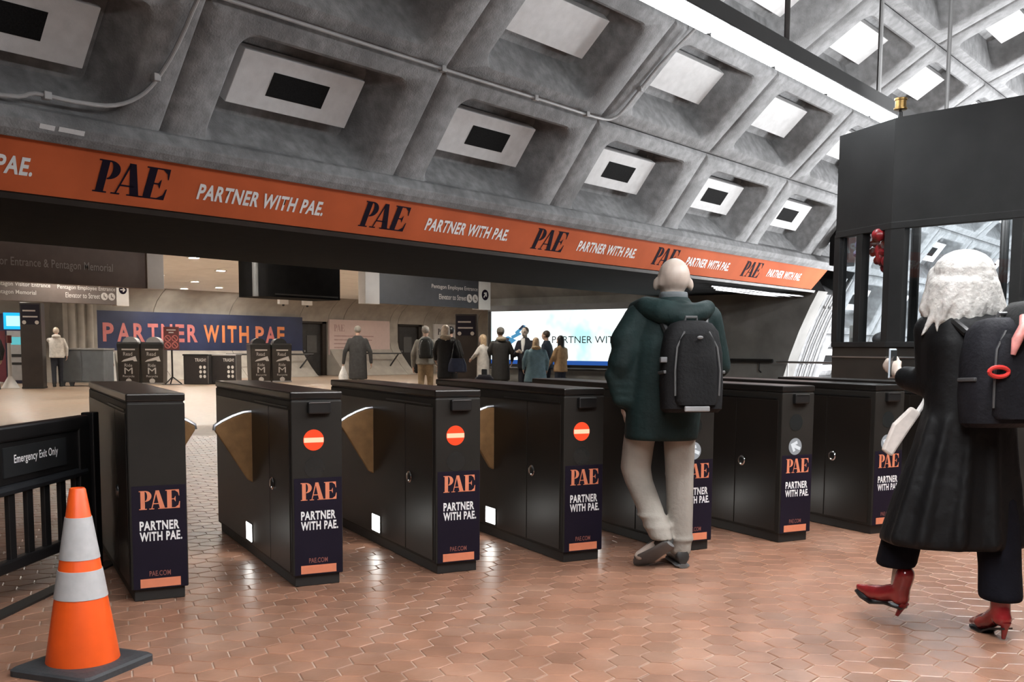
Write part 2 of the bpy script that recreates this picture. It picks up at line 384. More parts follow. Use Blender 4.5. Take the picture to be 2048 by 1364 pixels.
# ---- side wall of the opening with the lit sign
pts = [arc(a, 7.97) for a in (9.7, 14, 18, 22, 26, 28.4)]
poly = [(20.15, y, z) for y, z in pts]+[(20.15, 11.8, 2.43), (20.15, 11.8, 3.4), (20.15, 16.9, 3.4), (20.15, 16.9, 0)]
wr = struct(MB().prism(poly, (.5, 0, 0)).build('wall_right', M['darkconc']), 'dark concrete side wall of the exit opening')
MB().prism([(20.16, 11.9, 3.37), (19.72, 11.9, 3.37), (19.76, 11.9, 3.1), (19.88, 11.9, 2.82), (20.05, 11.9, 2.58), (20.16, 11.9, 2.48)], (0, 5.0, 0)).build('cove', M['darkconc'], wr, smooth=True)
struct(MB().box((20.65, 16.7, -.1), (48, 16.9, 3.6)).build('wall_return', M['wallc']), 'return wall behind the lit sign')
struct(MB().box((48, 9, -.1), (48.3, 36, 3.6)).build('wall_end', M['wallc']))
struct(MB().box((-8.3, -9, -7), (-8, 36, 9)).build('wall_left', M['shell']))
# far end of the vault, lower track bed
struct(MB().box((46, -9, -7), (46.3, 11, 8)).build('wall_far', M['concrete']), 'end wall of the vault')
struct(MB().box((20, -8, -6), (46, 11, -5.6)).build('floor_platform', M['shell']))
# parapet and rail at the end of the mezzanine
pr = struct(MB().box((19.85, -7, -.3), (20, 9.0, .62)).build('wall_parapet', M['concrete'], bevel=.01), 'concrete parapet at the end of the mezzanine')
MB().box((19.8, 5.2, .62), (20.02, 6.9, .80)).build('coping_block', M['panel'], pr)
rl = empty('handrail', (19.9, 0, 0)); tag(rl, 'thin steel guard rail on the parapet beside the kiosk', 'railing')
MB().tube([(0, -6.8, 1.0), (0, 8.95, 1.0)], .022).build('top_rail', M['steel'], rl, smooth=True)
for i in range(10): MB().tube([(0, -6.6+1.7*i, .60), (0, -6.6+1.7*i, .99)], .014).build('post', M['steel'], rl, smooth=True)
wr2 = empty('wall_handrail', (20.05, 9.3, 0)); tag(wr2, 'black handrail fixed to the dark concrete side wall', 'railing')
MB().tube([(0, -.2, 1.02), (0, 3.0, 1.02)], .04).build('rail', M['fence'], wr2, smooth=True)
for i in range(3): MB().tube([(0, .1+1.2*i, 1.02), (0, .1+1.2*i, .82), (.1, .1+1.2*i, .78)], .016).build('bracket', M['fence'], wr2, smooth=True)

# ---- orange banner along the fascia
bn = empty('fascia_banner'); tag(bn, 'long orange banner along the foot of the vault', 'banner')
MB().loft([[arc3(x+dx, a, r) for a, r, dx in ((28.6, 7.98, 0), (28.6, 7.925, 0), (31.85, 7.925, .25), (31.85, 7.98, .25))] for x in (-8, 19.66)]).build('vinyl', M['banner'], bn)
bu = (arc3(0, 31.85, 7.925)-arc3(0, 28.6, 7.925)).normalized()
def bpos(x, a): 
    t = (a-28.6)/(31.85-28.6); return arc3(x, 28.6, 7.925).lerp(arc3(x, 31.85, 7.925), t)
for i in range(-3, 5):
    x = 4.57+2.965*i
    place_print(LOGO, bpos(x, 29.25), (1, 0, 0), bu, .67, .285, M['navyprint'], bn, 'logo_lettering', lift=.004)
    place_print('PARTNER WITH PAE.', bpos(x+.98, 29.62), (1, 0, 0), bu, 1.47, .150, M['white'], bn, bold=.032, lift=.004)
# ---- conduits on the vault
def conduit(pts, label, r=.017, clips=()):
    root = empty('conduit'); tag(root, label, 'conduit')
    P = [arc3(x, a, 7.925) for x, a in pts]; Q = []
    for i in range(len(P)-1):          # Catmull-Rom
        p0, p1, p2, p3 = P[max(i-1, 0)], P[i], P[i+1], P[min(i+2, len(P)-1)]
        for t in (0, .25, .5, .75):
            Q.append(.5*((2*p1)+(p2-p0)*t+(2*p0-5*p1+4*p2-p3)*t*t+(3*p1-p0-3*p2+p3)*t**3))
    Q.append(P[-1])
    MB().tube(Q, r).build('pipe', M['conduit'], root, smooth=True)
    for x, a in clips: 
        c = arc3(x, a, 7.925); MB().box(c-V(.03, .03, .03), c+V(.03, .03, .03)).build('clip', M['conduit'], root, bevel=.006)
conduit([(2.5, 33.9), (3.69, 33.95), (3.93, 34.4), (4.25, 34.38), (4.57, 34.65), (4.78, 35.76), (4.88, 37.64), (4.92, 39.58), (4.93, 41.78), (4.95, 46), (4.95, 52)], 'grey conduit curving off the lowest rib up the vault', clips=[(4.02, 34.4), (4.83, 36.8)])
conduit([(4.4, 42.4), (5.2, 42.39), (6.19, 42.37), (7.68, 42.35), (9.48, 42.38), (10.45, 42.4), (10.72, 42.8), (10.80, 44.0), (10.82, 47.4), (10.84, 49.7), (10.9, 54)], 'grey conduit along the horizontal rib bending up between coffers', clips=[(7.7, 42.35), (9.2, 42.38), (10.2, 42.4), (10.82, 46)])
for i, (dx, lab) in enumerate([(.12, 'nearest conduit of three running down the lit vault foot'), (.38, 'middle conduit of three running down the lit vault foot'), (.66, 'farthest conduit of three running down the lit vault foot')]):
    conduit([(20.72+dx, 31), (20.72+dx, 27), (20.72+dx, 23), (20.72+dx, 19), (20.72+dx, 15), (20.72+dx, 10), (20.72+dx, 4)], lab, r=.022, clips=[(20.72+dx, 26), (20.72+dx, 17)])

tr4 = arc3(0, 33.3, 7.838); 
for x0_, x1_ in ((3.98, 4.10), (4.13, 4.34)):
    MB().add([arc3(x0_, 32.75, 7.836), arc3(x1_, 32.72, 7.836), arc3(x1_, 33.0, 7.836), arc3(x0_, 33.02, 7.836), arc3(x0_, 32.75, 7.842), arc3(x1_, 32.72, 7.842), arc3(x1_, 33.0, 7.842), arc3(x0_, 33.02, 7.842)], [(0, 1, 2, 3), (4, 7, 6, 5), (0, 4, 5, 1), (1, 5, 6, 2), (2, 6, 7, 3), (3, 7, 4, 0)]).build('paint_patch', M['panel'], bpy.data.objects['trim_2'])
for k, lab in enumerate(('shiny steel pipe under the end of the black beam, nearest', 'shiny steel pipe under the end of the black beam, middle', 'shiny steel pipe under the end of the black beam, farthest')):
    y_ = 8.75+.22*k; tag(MB().tube([(16.6+.5*k, y_, 2.375), (18.3, y_, 2.375), (18.9, y_-.05, 2.36), (19.4, y_-.2, 2.345), (20.1, y_-.25, 2.34)], .022).build('steel_pipe', M['steel'], None, smooth=True), lab, 'pipe', 'steel pipes under the beam')
# ================================================================= LAMPS
# suspended fluorescent line along the vault: one run in view, its twin over the other side of the mezzanine
M['wash'] = emit('added_wash_glow', (.95, .98, 1), E_TUBE*.2)
M['tube2'] = emit('fluorescent_lens_bright', (.97, .98, 1), E_TUBE2)
def strip_light(y, z, x0, n, lab, rods, top, wash=False, lens=None):
    root = empty('fluorescent_fixture', (x0, y, z)); tag(root, lab, 'light fixture', 'suspended fluorescent lines')
    MB().box((0, -.13, .0), (1.22*n, .12, .14)).build('housing', M['fixture'], root, bevel=.008)
    for i in range(n):
        MB().box((1.22*i+.045, -.105, -.022), (1.22*i+1.175, .105, .0)).build('lens', lens or M['tube'], root, bevel=.006)
        if wash: MB().box((1.22*i+.03, .12, .03), (1.22*i+1.19, .135, .11)).build('added_wash', M['wash'], root)  # unseen glowing strip added on the vault side to brighten the coffers
    for xr in rods:
        MB().tube([(xr-x0, 0, .12), (xr-x0, 0, top-z)], .026).build('rod', M['rod'], root, smooth=True)
strip_light(4.0, 3.79, 8.86-1.22*2, 8, 'long suspended fluorescent line running above the fare gates', [6.7, 8.9, 11.27, 13.7], 6.0, True)
strip_light(.8, 3.79, -1.2, 8, 'suspended fluorescent line over the entrance side of the mezzanine', [-1, 2, 5, 8], 6.5, lens=M['tube2'])
# downlights of the hall
dspots = [(14.6, 21.4), (17.5, 24.4), (17.5, 27.4), (20.0, 29.3), (20.4, 26.9), (22.5, 31.5), (22.2, 33.2), (24.8, 33.2), (11.5, 21.5), (14.5, 24.4), (14.4, 18.4), (11.5, 15.4), (8.6, 18.4), (8.6, 24.4), (11.4, 27.4), (17.5, 18.4), (14.5, 30.2), (11.5, 33.2), (23, 24), (23, 19.5), (27, 27.5), (27, 31.5), (31.5, 31), (31.5, 25), (36, 31.5), (36, 25), (40, 30), (5.5, 21), (5.5, 28), (8.6, 31), (20.2, 21.4), (17.4, 14.6)]
proto = None
for i, (x, y) in enumerate(dspots):
    if proto is None:
        proto = empty('downlight', (x, y, 3.335)); o = proto
        MB().loft([[V(r*cos(t), r*sin(t), z) for t in ang(20)] for r, z in ((.12, 0), (.17, 0), (.17, .014), (.12, .014), (.12, 0))], caps=False).build('trim_ring', M['white'], proto)
        MB().lathe([(.001, .004), (.125, .004), (.125, .012), (.001, .012)], 20).build('lens', M['down'], proto)
    else:
        o = copy_tree(proto); o.location = (x, y, 3.335)
    tag(o, 'small round downlight in the pale ceiling of the exit hall', 'downlight', 'downlights in the exit hall ceiling')
# track-level floodlights that wash the vault beyond the mezzanine
def flood(loc, aim, power, size, lab):
    root = empty('floodlight', loc); tag(root, lab, 'light fixture', 'track floodlights')
    MB().box((-.6, -.2, -.25), (.6, .2, -.08)).build('housing', M['fixture'], root, bevel=.02)
    ld = bpy.data.lights.new('flood_lamp', 'AREA'); ld.shape = 'RECTANGLE'; ld.size = size; ld.size_y = .6; ld.energy = power; ld.color = (.97, .98, 1)
    lo = bpy.data.objects.new('flood_lamp', ld); COL.objects.link(lo); lo.parent = root
    lo.rotation_euler = (Vector(aim)-Vector(loc)).to_track_quat('-Z', 'Y').to_euler()
WALLSIDE = ['floodlight washing the vault foot just past the mezzanine', 'second floodlight along the vault foot', 'third floodlight along the vault foot', 'farthest floodlight along the vault foot']
CROWN = ['floodlight washing the vault crown just past the mezzanine', 'second floodlight under the vault crown', 'third floodlight under the vault crown', 'farthest floodlight under the vault crown']
for i, x in enumerate((22.5, 28, 34, 40)):
    flood((x, 5.0, -2.6), (x, 9.5, 3.0), E_PLAT, 2.0, WALLSIDE[i])
    flood((x+2, .5, -1.0), (x-7, 3.5, 6.0), E_PLAT*(3.2 if i == 0 else 2.4), 2.0, CROWN[i])

# ================================================================= FARE GATES
GA = R_(-24.03); gxv = V(cos(GA), sin(GA), 0); gyv = V(-sin(GA), cos(GA), 0)
GW, GL, GH = .272, 1.88, 1.02
def gate_pos(i): return V(2.677, 4.503, 0) + gxv*.789*i - gyv*.0335*i
G_LAB = ['blank-fronted fare gate beside the traffic cone, leftmost of the row', 'fare gate with red no-entry sign, second from the traffic cone', 'fare gate with red no-entry sign, third from the traffic cone',
         'fare gate with red no-entry sign just left of the man with the backpack', 'fare gate half hidden behind the legs of the man in khaki trousers', 'fare gate with white arrow, just right of the man in khaki trousers',
         'fare gate with white arrow next to the woman in red boots', 'fare gate hidden behind the woman in the black coat']
def arrow_polys(a):
    P = [[(-.036, 0), (.002, .030), (.013, .017), (-.012, 0), (.013, -.017), (.002, -.030)]]
    P = [[(-.038, .0), (-.002, .034), (.010, .021), (-.016, .0)], [(-.038, .0), (-.016, .0), (.010, -.021), (-.002, -.034)], [(-.022, .009), (.038, .009), (.038, -.009), (-.022, -.009)]]
    return [[(x*cos(a)-y*sin(a), x*sin(a)+y*cos(a)) for x, y in p] for p in P]
ARROW = flat(arrow_polys(R_(-22)), 'arrow'); DISC = flat([disc_poly(0, 0, .055, n=32)], 'disc'); BAR = flat([box_poly(-.052, -.0125, .052, .0125)], 'bar')
FX, FZ = (1, 0, 0), (0, 0, 1)
def put(me, x, z, mat, parent, name, lift, s=1):
    return place_print(me, (x, 0, z), FX, FZ, s, s, mat, parent, name, lift=lift)
def fare_gate(i):
    p = gate_pos(i); g = empty('fare_gate', p, GA); tag(g, G_LAB[i], 'fare gate', 'fare gates in a row')
    MB().box((.016, .016, 0), (GW-.016, GL-.016, .064)).build('plinth', M['plinth'], g, bevel=.004)
    MB().box((0, 0, .058), (GW, GL, .974)).build('body', M['gatefront'], g, bevel=.007)
    MB().box((.006, .006, .970), (GW-.006, GL-.006, .982)).build('shadow_gap', M['plinth'], g)
    MB().box((-.002, -.002, .980), (GW+.002, GL+.002, GH)).build('cap', M['gatecap'], g, bevel=.008)
    for sx in (0, 1):                                # side doors and panels, a hair proud of the body
        x0, x1 = ((-.004, .004) if sx == 0 else (GW-.004, GW+.004))
        d = MB().box((x0, .035, .075), (x1, .438, .925)).build('side_door', M['gate'], g, bevel=.002)
        MB().box((x0, .446, .075), (x1, 1.85, .925)).build('side_panel', M['gate'], g, bevel=.002)
        MB().box((x0-.001, .05, .934), (x1+.001, .76, .942)).build('slot', M['black'], g)
        xl = x0-.003 if sx == 0 else x1+.003
        lk = MB().lathe([(.001, .010), (.022, .010), (.031, .006), (.035, 0)], 20).build('lock', M['chrome'], d, smooth=True)
        lk.matrix_local = Matrix.Translation((xl, .375, .505)) @ Matrix.Rotation((-1 if sx == 0 else 1)*pi/2, 4, 'Y')
        if (sx == 0 and i > 0) or (sx == 1 and i < 7):
            MB().box((min(x0, xl), .865, .085), (max(x1, xl), 1.02, .20)).build('lamp_frame', M['plinth'], g)
            MB().box((xl-.002, .875, .092), (xl+.002, 1.01, .195)).build('courtesy_lamp', M['lamp'], g)
    # closing flaps
    prof = [(.02, .866), (-.05, .860), (-.11, .840), (-.17, .812), (-.212, .785), (-.214, .762), (-.18, .711), (-.03, .470), (.0, .452), (.02, .450)]
    def flap(sgn, t):
        X = (lambda x: x) if sgn < 0 else (lambda x: GW-x)
        f = MB().prism([(X(x), t, z) for x, z in prof], (0, .035, 0)).build('flap', M['flap'], g, bevel=.006)
        arcp = [V(X(x), t+.017, z+.004) for x, z in prof[:6]]
        MB().tube(arcp, .014, 8).build('flap_edge', M['steel'], f, smooth=True)
    if i in (1, 2, 3): flap(-1, {1: .84, 2: .99, 3: .90}[i])
    if i in (0, 1, 2): flap(1, .93)
    if i > 0:
        rd = MB().box((.085, -.030, .905), (.206, .004, .968)).build('card_reader', M['black'], g, bevel=.008)
        MB().box((.092, -.034, .962), (.199, -.028, .966)).build('reader_lip', M['steel'], rd)
        red = i in (1, 2, 3)
        if red:
            d1 = put(DISC, .118, .769, M['disc_red'], g, 'no_entry_sign', .002); place_print(BAR, (0, 0, 0), (1, 0, 0), (0, 1, 0), 1, 1, M['disc_bar'], d1, 'bar', lift=.002)
            put(DISC, .121, .625, M['disc_off'], g, 'unlit_sign', .002)
        else:
            put(DISC, .120, .783, M['disc_off'], g, 'unlit_sign', .002)
            d1 = put(DISC, .118, .627, M['disc_go'], g, 'go_sign', .002); place_print(ARROW, (0, 0, 0), (1, 0, 0), (0, 1, 0), 1.15, 1.15, M['disc_arrow'], d1, 'arrow', lift=.002)
    ad = MB().box((.012, -.0015, .062), (GW-.006, .001, .571)).build('advert', M['navy'], g)
    def ink(me, x, z, w, h, mt, bold=0): return place_print(me, (x, -.0015, z), FX, FZ, w, h, mt, ad, 'lettering', bold=bold, lift=.001)
    ink(LOGO, .046, .455, .192, .092, M['coral'])
    ink('PARTNER', .046, .352, .186, .046, M['white'], .034); ink('WITH PAE.', .045, .298, .200, .046, M['white'], .034)
    ink('PAE.COM', .086, .124, .10, .026, M['coraldim'], .01)
    place_print(flat([box_poly(0, 0, 1, 1)]), (.043, -.0015, .068), FX, FZ, .190, .044, M['coral'], ad, 'stripe', lift=.001)
for i in range(8): fare_gate(i)

# ================================================================= EMERGENCY EXIT GATE, CONE
fa = V(2.931, 5.304, 0); fdir = V(2.892-2.26, 5.353-4.895, 0).normalized()
fz = atan2(fdir.y, fdir.x)
fe = empty('emergency_gate', fa - fdir*.06, fz); tag(fe, 'black barred swing gate reading Emergency Exit Only by the cone', 'gate')
MB().box((-2.4, -.03, .80), (0, .03, .875)).build('top_rail', M['fence'], fe, bevel=.012)
MB().box((-2.4, -.018, .60), (-.02, .018, .81)).build('board', M['fence'], fe, bevel=.004)
MB().tube([(-2.4, -.01, .575), (-.04, -.01, .575)], .026).build('mid_rail', M['fenceedge'], fe, smooth=True)
MB().box((-2.4, -.025, .19), (-.0, .025, .245)).build('bottom_rail', M['fence'], fe, bevel=.008)
for k in range(14): MB().box((-2.3+.166*k, -.012, .23), (-2.3+.166*k+.055, .012, .57)).build('bar', M['fence'], fe, bevel=.003)
MB().box((-.12, -.03, .19), (0, .03, .84)).build('end_stile', M['fence'], fe, bevel=.006)
pt = MB().box((.035, -.035, .0), (.105, .035, .885)).build('post', M['fence'], fe, bevel=.006)
MB().box((.005, -.01, .70), (.05, .01, .74)).build('hinge', M['steel'], fe); MB().box((.005, -.01, .28), (.05, .01, .32)).build('hinge', M['steel'], fe)
sg = MB().box((-.86, -.024, .635), (-.26, -.017, .775)).build('sign_plate', mk('sign_black', (.016, .017, .018), .4), fe)
place_print('Emergency Exit Only', (-.77, -.024, .685), FX, FZ, .42, .052, M['white'], sg, bold=.01, lift=.001)
MB().box((-2.4, -.04, .0), (.3, .04, .012)).build('floor_strip', M['plinth'], fe)

cn = empty('traffic_cone', (2.004, 3.729, 0), TH-pi/2-.35); tag(cn, 'orange traffic cone with two white bands on a black base', 'traffic cone')
MB().loft([rrect(.19, .19, .03, 0), rrect(.19, .19, .03, .022), rrect(.18, .18, .03, .030), rrect(.15, .15, .06, .036)]).build('base', M['rubber'], cn)
def cr(z): return .137-(.137-.030)*(z-.03)/(.70-.03)
def band(z0, z1, m_, name, d=0, top=False):
    prof = [(cr(z0)+d-.01, z0), (cr(z0)+d, z0), (cr(z1)+d, z1)]
    if top: prof += [(cr(z1)-.004, z1+.006), (cr(z1)-.010, z1+.005), (.018, z1-.03)]
    MB().lathe(prof+([(cr(z1)+d-.01, z1)] if not top else []), 40).build(name, m_, cn, smooth=True)
band(.03, .70, M['cone'], 'body', top=True)
band(.285, .392, M['conewhite'], 'white_band', .0025); band(.435, .595, M['conewhite'], 'white_band', .0025)

# ================================================================= STATION KIOSK
KP = [V(8.90, .70, 0), V(9.364, 3.16, 0), V(9.84, 3.85, 0), V(11.31, 3.58, 0), V(11.63, 2.75, 0), V(11.18, .29, 0)]
KH, KW0, KW1 = 3.30, 1.33, 2.36
kc = sum(KP, V(0, 0, 0))/6
kk = empty('station_kiosk', (0, 0, 0)); tag(kk, 'dark bronze faceted station manager kiosk with large windows', 'kiosk')
def wall_piece(name, a, b, z0, z1, mat, th=.06, out=0, parent=None, bevel=.004):
    d = (b-a).normalized(); n = V(d.y, -d.x, 0)
    if n.dot(kc-(a+b)/2) < 0: n = -n          # inward
    o = -n*out
    return MB().prism([a+o+V(0, 0, z0), b+o+V(0, 0, z0), b+o+n*th+V(0, 0, z0), a+o+n*th+V(0, 0, z0)], (0, 0, z1-z0)).build(name, mat, parent or kk, bevel=bevel)
for i in range(6):
    a, b = KP[i], KP[(i+1) % 6]
    wall_piece('base_panel', a, b, 0, KW0-.05, M['kiosklow'])
    kt = KW1 if i in (0, 1, 5) else 2.98
    wall_piece('fascia_panel', a, b, kt+.02, KH, M['kiosk'])
    wall_piece('sill', a, b, KW0-.05, KW0, M['kiosk'], .09, .015)
    wall_piece('window_head', a, b, kt-.03, kt+.03, M['kiosk'], .09, .008)
    wall_piece('trim_strip', a, b, 1.18, 1.195, M['steel'], .02, .008)
    d = (b-a).normalized(); ln = (b-a).length
    ms = [0, ln-.09]
    if i == 0: ms = [0, ln-.13, ln-1.15, ln-1.02-1.1]
    if i == 1: ms = [0, ln*.50, ln-.07]
    mw = .09 if i in (0, 1, 5) else .045
    if i not in (0, 1, 5): ms = [0, ln-mw]
    for mpos in ms: wall_piece('mullion', a+d*mpos, a+d*(mpos+mw if not (i == 0 and mpos == ln-.13) else mpos+.13), KW0, kt, M['kiosk'], .09, .004)
    if i == 1: continue
    wall_piece('window_pane', a+d*.02, b-d*.02, KW0-.02, kt, M['glass'], .008, -.04, bevel=0)
a, b = KP[1], KP[2]; d = (b-a).normalized()
wall_piece('window_pane', a+d*.05, b-d*.05, KW0-.02, KW1, M['glass'], .008, -.04, bevel=0)
MB().prism([p+V(0, 0, KH-.12) for p in [kc+(q-kc)*.97 for q in KP]], (0, 0, .06)).build('roof', M['kiosk'], kk)
MB().prism([p+V(0, 0, 3.06) for p in [kc+(q-kc)*.93 for q in KP]], (0, 0, .04)).build('inner_ceiling', M['soffit'], kk)
MB().prism([p+V(0, 0, KW0-.08) for p in [kc+(q-kc)*.95 for q in KP]], (0, 0, .04)).build('counter', M['kiosklow'], kk)
# beacon on the corner
bc = empty('beacon_lamp', KP[1]+V(.05, -.02, KH)); tag(bc, 'small brass beacon lamp on the corner of the kiosk roof', 'lamp')
MB().lathe([(.02, -.02), (.02, .05), (.012, .06), (.012, .07)], 14).build('stem', M['black'], bc)
MB().lathe([(.05, .07), (.058, .075), (.058, .088), (.048, .092), (.048, .15), (.056, .154), (.056, .17), (.03, .178)], 22).build('body', M['brass'], bc, smooth=True)
ku = empty('added_uplight', (10.9, 2.3, 3.245)); tag(ku, 'added unseen uplight on the kiosk roof that brightens the vault', 'light fixture')  # made-up lamp hidden by the fascia, added to brighten the vault
MB().box((-.5, -.5, 0), (.5, .5, .03)).build('tray', M['fixture'], ku, bevel=.005)
ld = bpy.data.lights.new('added_uplight_lamp', 'AREA'); ld.shape = 'SQUARE'; ld.size = .9; ld.energy = E_ADDED; ld.color = (.98, .99, 1)
lo = bpy.data.objects.new('added_uplight_lamp', ld); COL.objects.link(lo); lo.parent = ku; lo.location = (0, 0, .04); lo.rotation_euler = V(6.0, 1.3, 2.3).to_track_quat('-Z', 'Y').to_euler()
# things standing in the kiosk window
d = (KP[2]-KP[1]).normalized(); nin = V(d.y, -d.x, 0)
if nin.dot(kc-KP[1]) < 0: nin = -nin
def kspot(s, dep, z): return KP[1]+d*s+nin*dep+V(0, 0, z)
M['paper'] = mk('paper', (.62, .61, .59), .8, var=.05); M['redorn'] = mk('red_foil', (.22, .012, .016), .35, var=.5, scale=25); M['lilac'] = mk('lilac_foil', (.36, .33, .5), .4, var=.3, scale=30)
pz = KW0-.04
pp = empty('paper_notice', kspot(.66, .12, pz), atan2(d.y, d.x)); tag(pp, 'white paper notice propped in the kiosk side window', 'paper')
MB().box((-.075, -.002, 0), (.075, .002, .2)).build('sheet', M['paper'], pp); MB().box((-.05, .003, .03), (.05, .005, .08)).build('print', mk('grey_print', (.25, .26, .25), .7), pp)
bl = empty('round_cushion', kspot(.30, .16, pz)); tag(bl, 'dark blue rounded object on the kiosk side window ledge', 'cushion')
MB().ell((0, 0, .065), (.10, .08, .065)).build('ball', mk('blue_black', (.018, .024, .035), .4), bl, smooth=True); MB().ell((0, 0, .125), (.02, .02, .01)).build('button', M['black'], bl, smooth=True)
def ornament(loc, mat, lab, rr, seed):
    rnd = random.Random(seed); o = empty('hanging_ornament', loc); tag(o, lab, 'ornament', 'ornaments in the kiosk window')
    mb = MB()
    for k in range(14): mb.ell((rnd.gauss(0, rr*.4), rnd.gauss(0, rr*.3), -rr*1.3+rnd.gauss(0, rr*.6)), [rr*rnd.uniform(.25, .5) for _ in range(3)], n=8, m=6)
    mb.build('foil', mat, o, smooth=True); MB().tube([(0, 0, -rr), (0, 0, .0)], .003, 5).build('string', M['black'], o)
ornament(kspot(.22, .14, KW1-.02), M['redorn'], 'crumpled red foil ornament in the kiosk side window', .15, 3)
ornament(kspot(.62, .14, KW1-.02), M['lilac'], 'lilac and white foil ornament in the kiosk side window', .09, 5)
ornament(kspot(.46, .2, KW1-.02), M['redorn'], 'dark red foil ornament between the lilac and the bright red one', .10, 9)
# dark speaker box on the vault end
sb = empty('wall_speaker', arc3(19.35, 37.5, 7.80)); tag(sb, 'black box speaker at the end of the vault beside the kiosk', 'speaker')
MB().box((-.22, -.12, -.55), (.22, .22, .5)).build('cabinet', M['soffit'], sb, bevel=.02); MB().box((-.17, -.135, -.45), (.17, -.118, .4)).build('grille', M['vent'], sb)

# ================================================================= HANGING SIGNS
M['signbrown'] = mk('sign_brown', (.085, .066, .058), .5, var=.08); M['signbrown_lifted'] = mk('sign_brown_lifted', (.15, .115, .10), .6, var=.08); M['signgrey'] = mk('sign_text', (.42, .39, .37), .6, var=.05); M['signplate'] = mk('sign_plate', (.55, .53, .51), .6, var=.04)  # large sign's brown is lightened to make up for weak light there
M['signglow'] = mk('sign_glow_tint', (.03, .03, .036), .5)  # bluish glow of the lit sign is put into this colour
def hang_sign(x0, x1, y, z0, z1, lab, th=.18, mat=None):
    s = empty('overhead_sign', (x0, y, z0)); tag(s, lab, 'sign', 'overhead direction signs')
    MB().box((0, 0, 0), (x1-x0, th, z1-z0)).build('panel', mat or M['signbrown'], s, bevel=.005)
    for f in (.15, .85): MB().tube([((x1-x0)*f, th/2, z1-z0-.01), ((x1-x0)*f, th/2, 3.36-z0)], .02).build('hanger', M['darkmetal'], s)
    return s
def sl(s, t, x, z, w, h, mt=None, bold=.005): return place_print(t, (x-s.location.x, 0, z-s.location.z), FX, FZ, w, h, mt or M['signgrey'], s, bold=bold, lift=.004)
s1 = hang_sign(4.2, 9.72, 15.6, 2.20, 3.0, 'large brown overhead sign ending in Entrance and Pentagon Memorial', mat=M['signbrown_lifted'])
MB().box((9.72-4.2, -.02, 0), (10.03-4.2, .2, .8)).build('end_plate', M['signplate'], s1, bevel=.004)
sl(s1, 'Pentagon Visitor Entrance & Pentagon Memorial', 6.53, 2.40, 2.58, .165)
s2 = hang_sign(8.3, 12.92, 22.0, 2.18, 2.85, 'farther brown overhead sign with arrow plate, under the larger one')
e2 = MB().box((12.92-8.3, -.02, -.02), (13.22-8.3, .2, .67)).build('end_plate', M['signplate'], s2, bevel=.004)
for t, x, z, w_ in (('Pentagon Visitor Entrance', 10.12, 2.47, 1.24), ('Pentagon Memorial', 10.12, 2.30, .92), ('Pentagon Employee Entrance', 11.52, 2.46, 1.37), ('Elevator to Street', 11.70, 2.30, .81)): sl(s2, t, x, z, w_, .115)
def wheel(s, x, z, r):
    place_print(flat([disc_poly(0, 0, 1)]), (x-s.location.x, 0, z-s.location.z), FX, FZ, r, r, M['signgrey'], s, 'symbol_disc', lift=.004)
    place_print(flat([box_poly(-.25, -.1, .0, .55), box_poly(-.25, -.3, .35, -.05), box_poly(.2, -.55, .45, -.1)]), (x-s.location.x, 0, z-s.location.z), FX, FZ, r, r, M['signbrown'], s, 'symbol', lift=.007)
wheel(s2, 12.62, 2.36, .085); wheel(s2, 12.80, 2.36, .085)
def arrow_disc(s, x, z, r, a, y=0):
    place_print(flat([disc_poly(0, 0, 1)]), (x-s.location.x, y, z-s.location.z), FX, FZ, r, r, M['navyprint'], s, 'arrow_disc', lift=.004)
    pl_ = [[(.65, 0), (.1, .55), (-.1, .38), (.25, .0)], [(.65, 0), (.25, 0), (-.1, -.38), (.1, -.55)], [(-.65, .13), (.3, .13), (.3, -.13), (-.65, -.13)]]
    place_print(flat([[(px*cos(a)-py*sin(a), px*sin(a)+py*cos(a)) for px, py in q] for q in pl_]), (x-s.location.x, y, z-s.location.z), FX, FZ, r, r, M['signplate'], s, 'arrow', lift=.007)
arrow_disc(s2, 13.07, 2.53, .10, 0, -.02)
s3 = hang_sign(15.75, 19.08, 16.3, 2.20, 3.0, 'overhead sign tinted blue-grey for glow, reading Pentagon Employee Entrance above the lit sign', mat=M['signglow'])
MB().box((-.42, -.02, -.02), (0, .2, .8)).build('end_plate', M['signplate'], s3, bevel=.004); MB().box((19.08-15.75, -.02, -.02), (19.51-15.75, .2, .8)).build('end_plate', M['signplate'], s3, bevel=.004)
sl(s3, 'Pentagon Employee Entrance', 17.42, 2.585, 1.62, .12); sl(s3, 'Elevator to Street', 17.67, 2.37, .95, .12); wheel(s3, 18.74, 2.43, .10); wheel(s3, 18.95, 2.43, .10); arrow_disc(s3, 19.30, 2.535, .13, R_(50), -.02)
bx4 = empty('hanging_cabinet', (12.30, 16.0, 2.2)); tag(bx4, 'black cabinet hanging from the hall ceiling between the two signs', 'cabinet')
MB().loft([[V(.25+.25*cos(t), .4+.4*sin(t), z) for t in [pi/2+pi*k/10 for k in range(11)]]+[V(2.06, 0, z), V(2.06, .8, z)] for z in (0, 1.15)]).build('body', M['soffit'], bx4, smooth=True)
MB().box((.4, -.012, .04), (2.0, .0, .07)).build('lower_edge', M['darkmetal'], bx4)
MB().cone((.04, .12, 0), .06, (.04, .12, 1.15), .06).build('corner_tube', mk('grey_paint', (.12, .12, .12), .4), bx4, smooth=True)
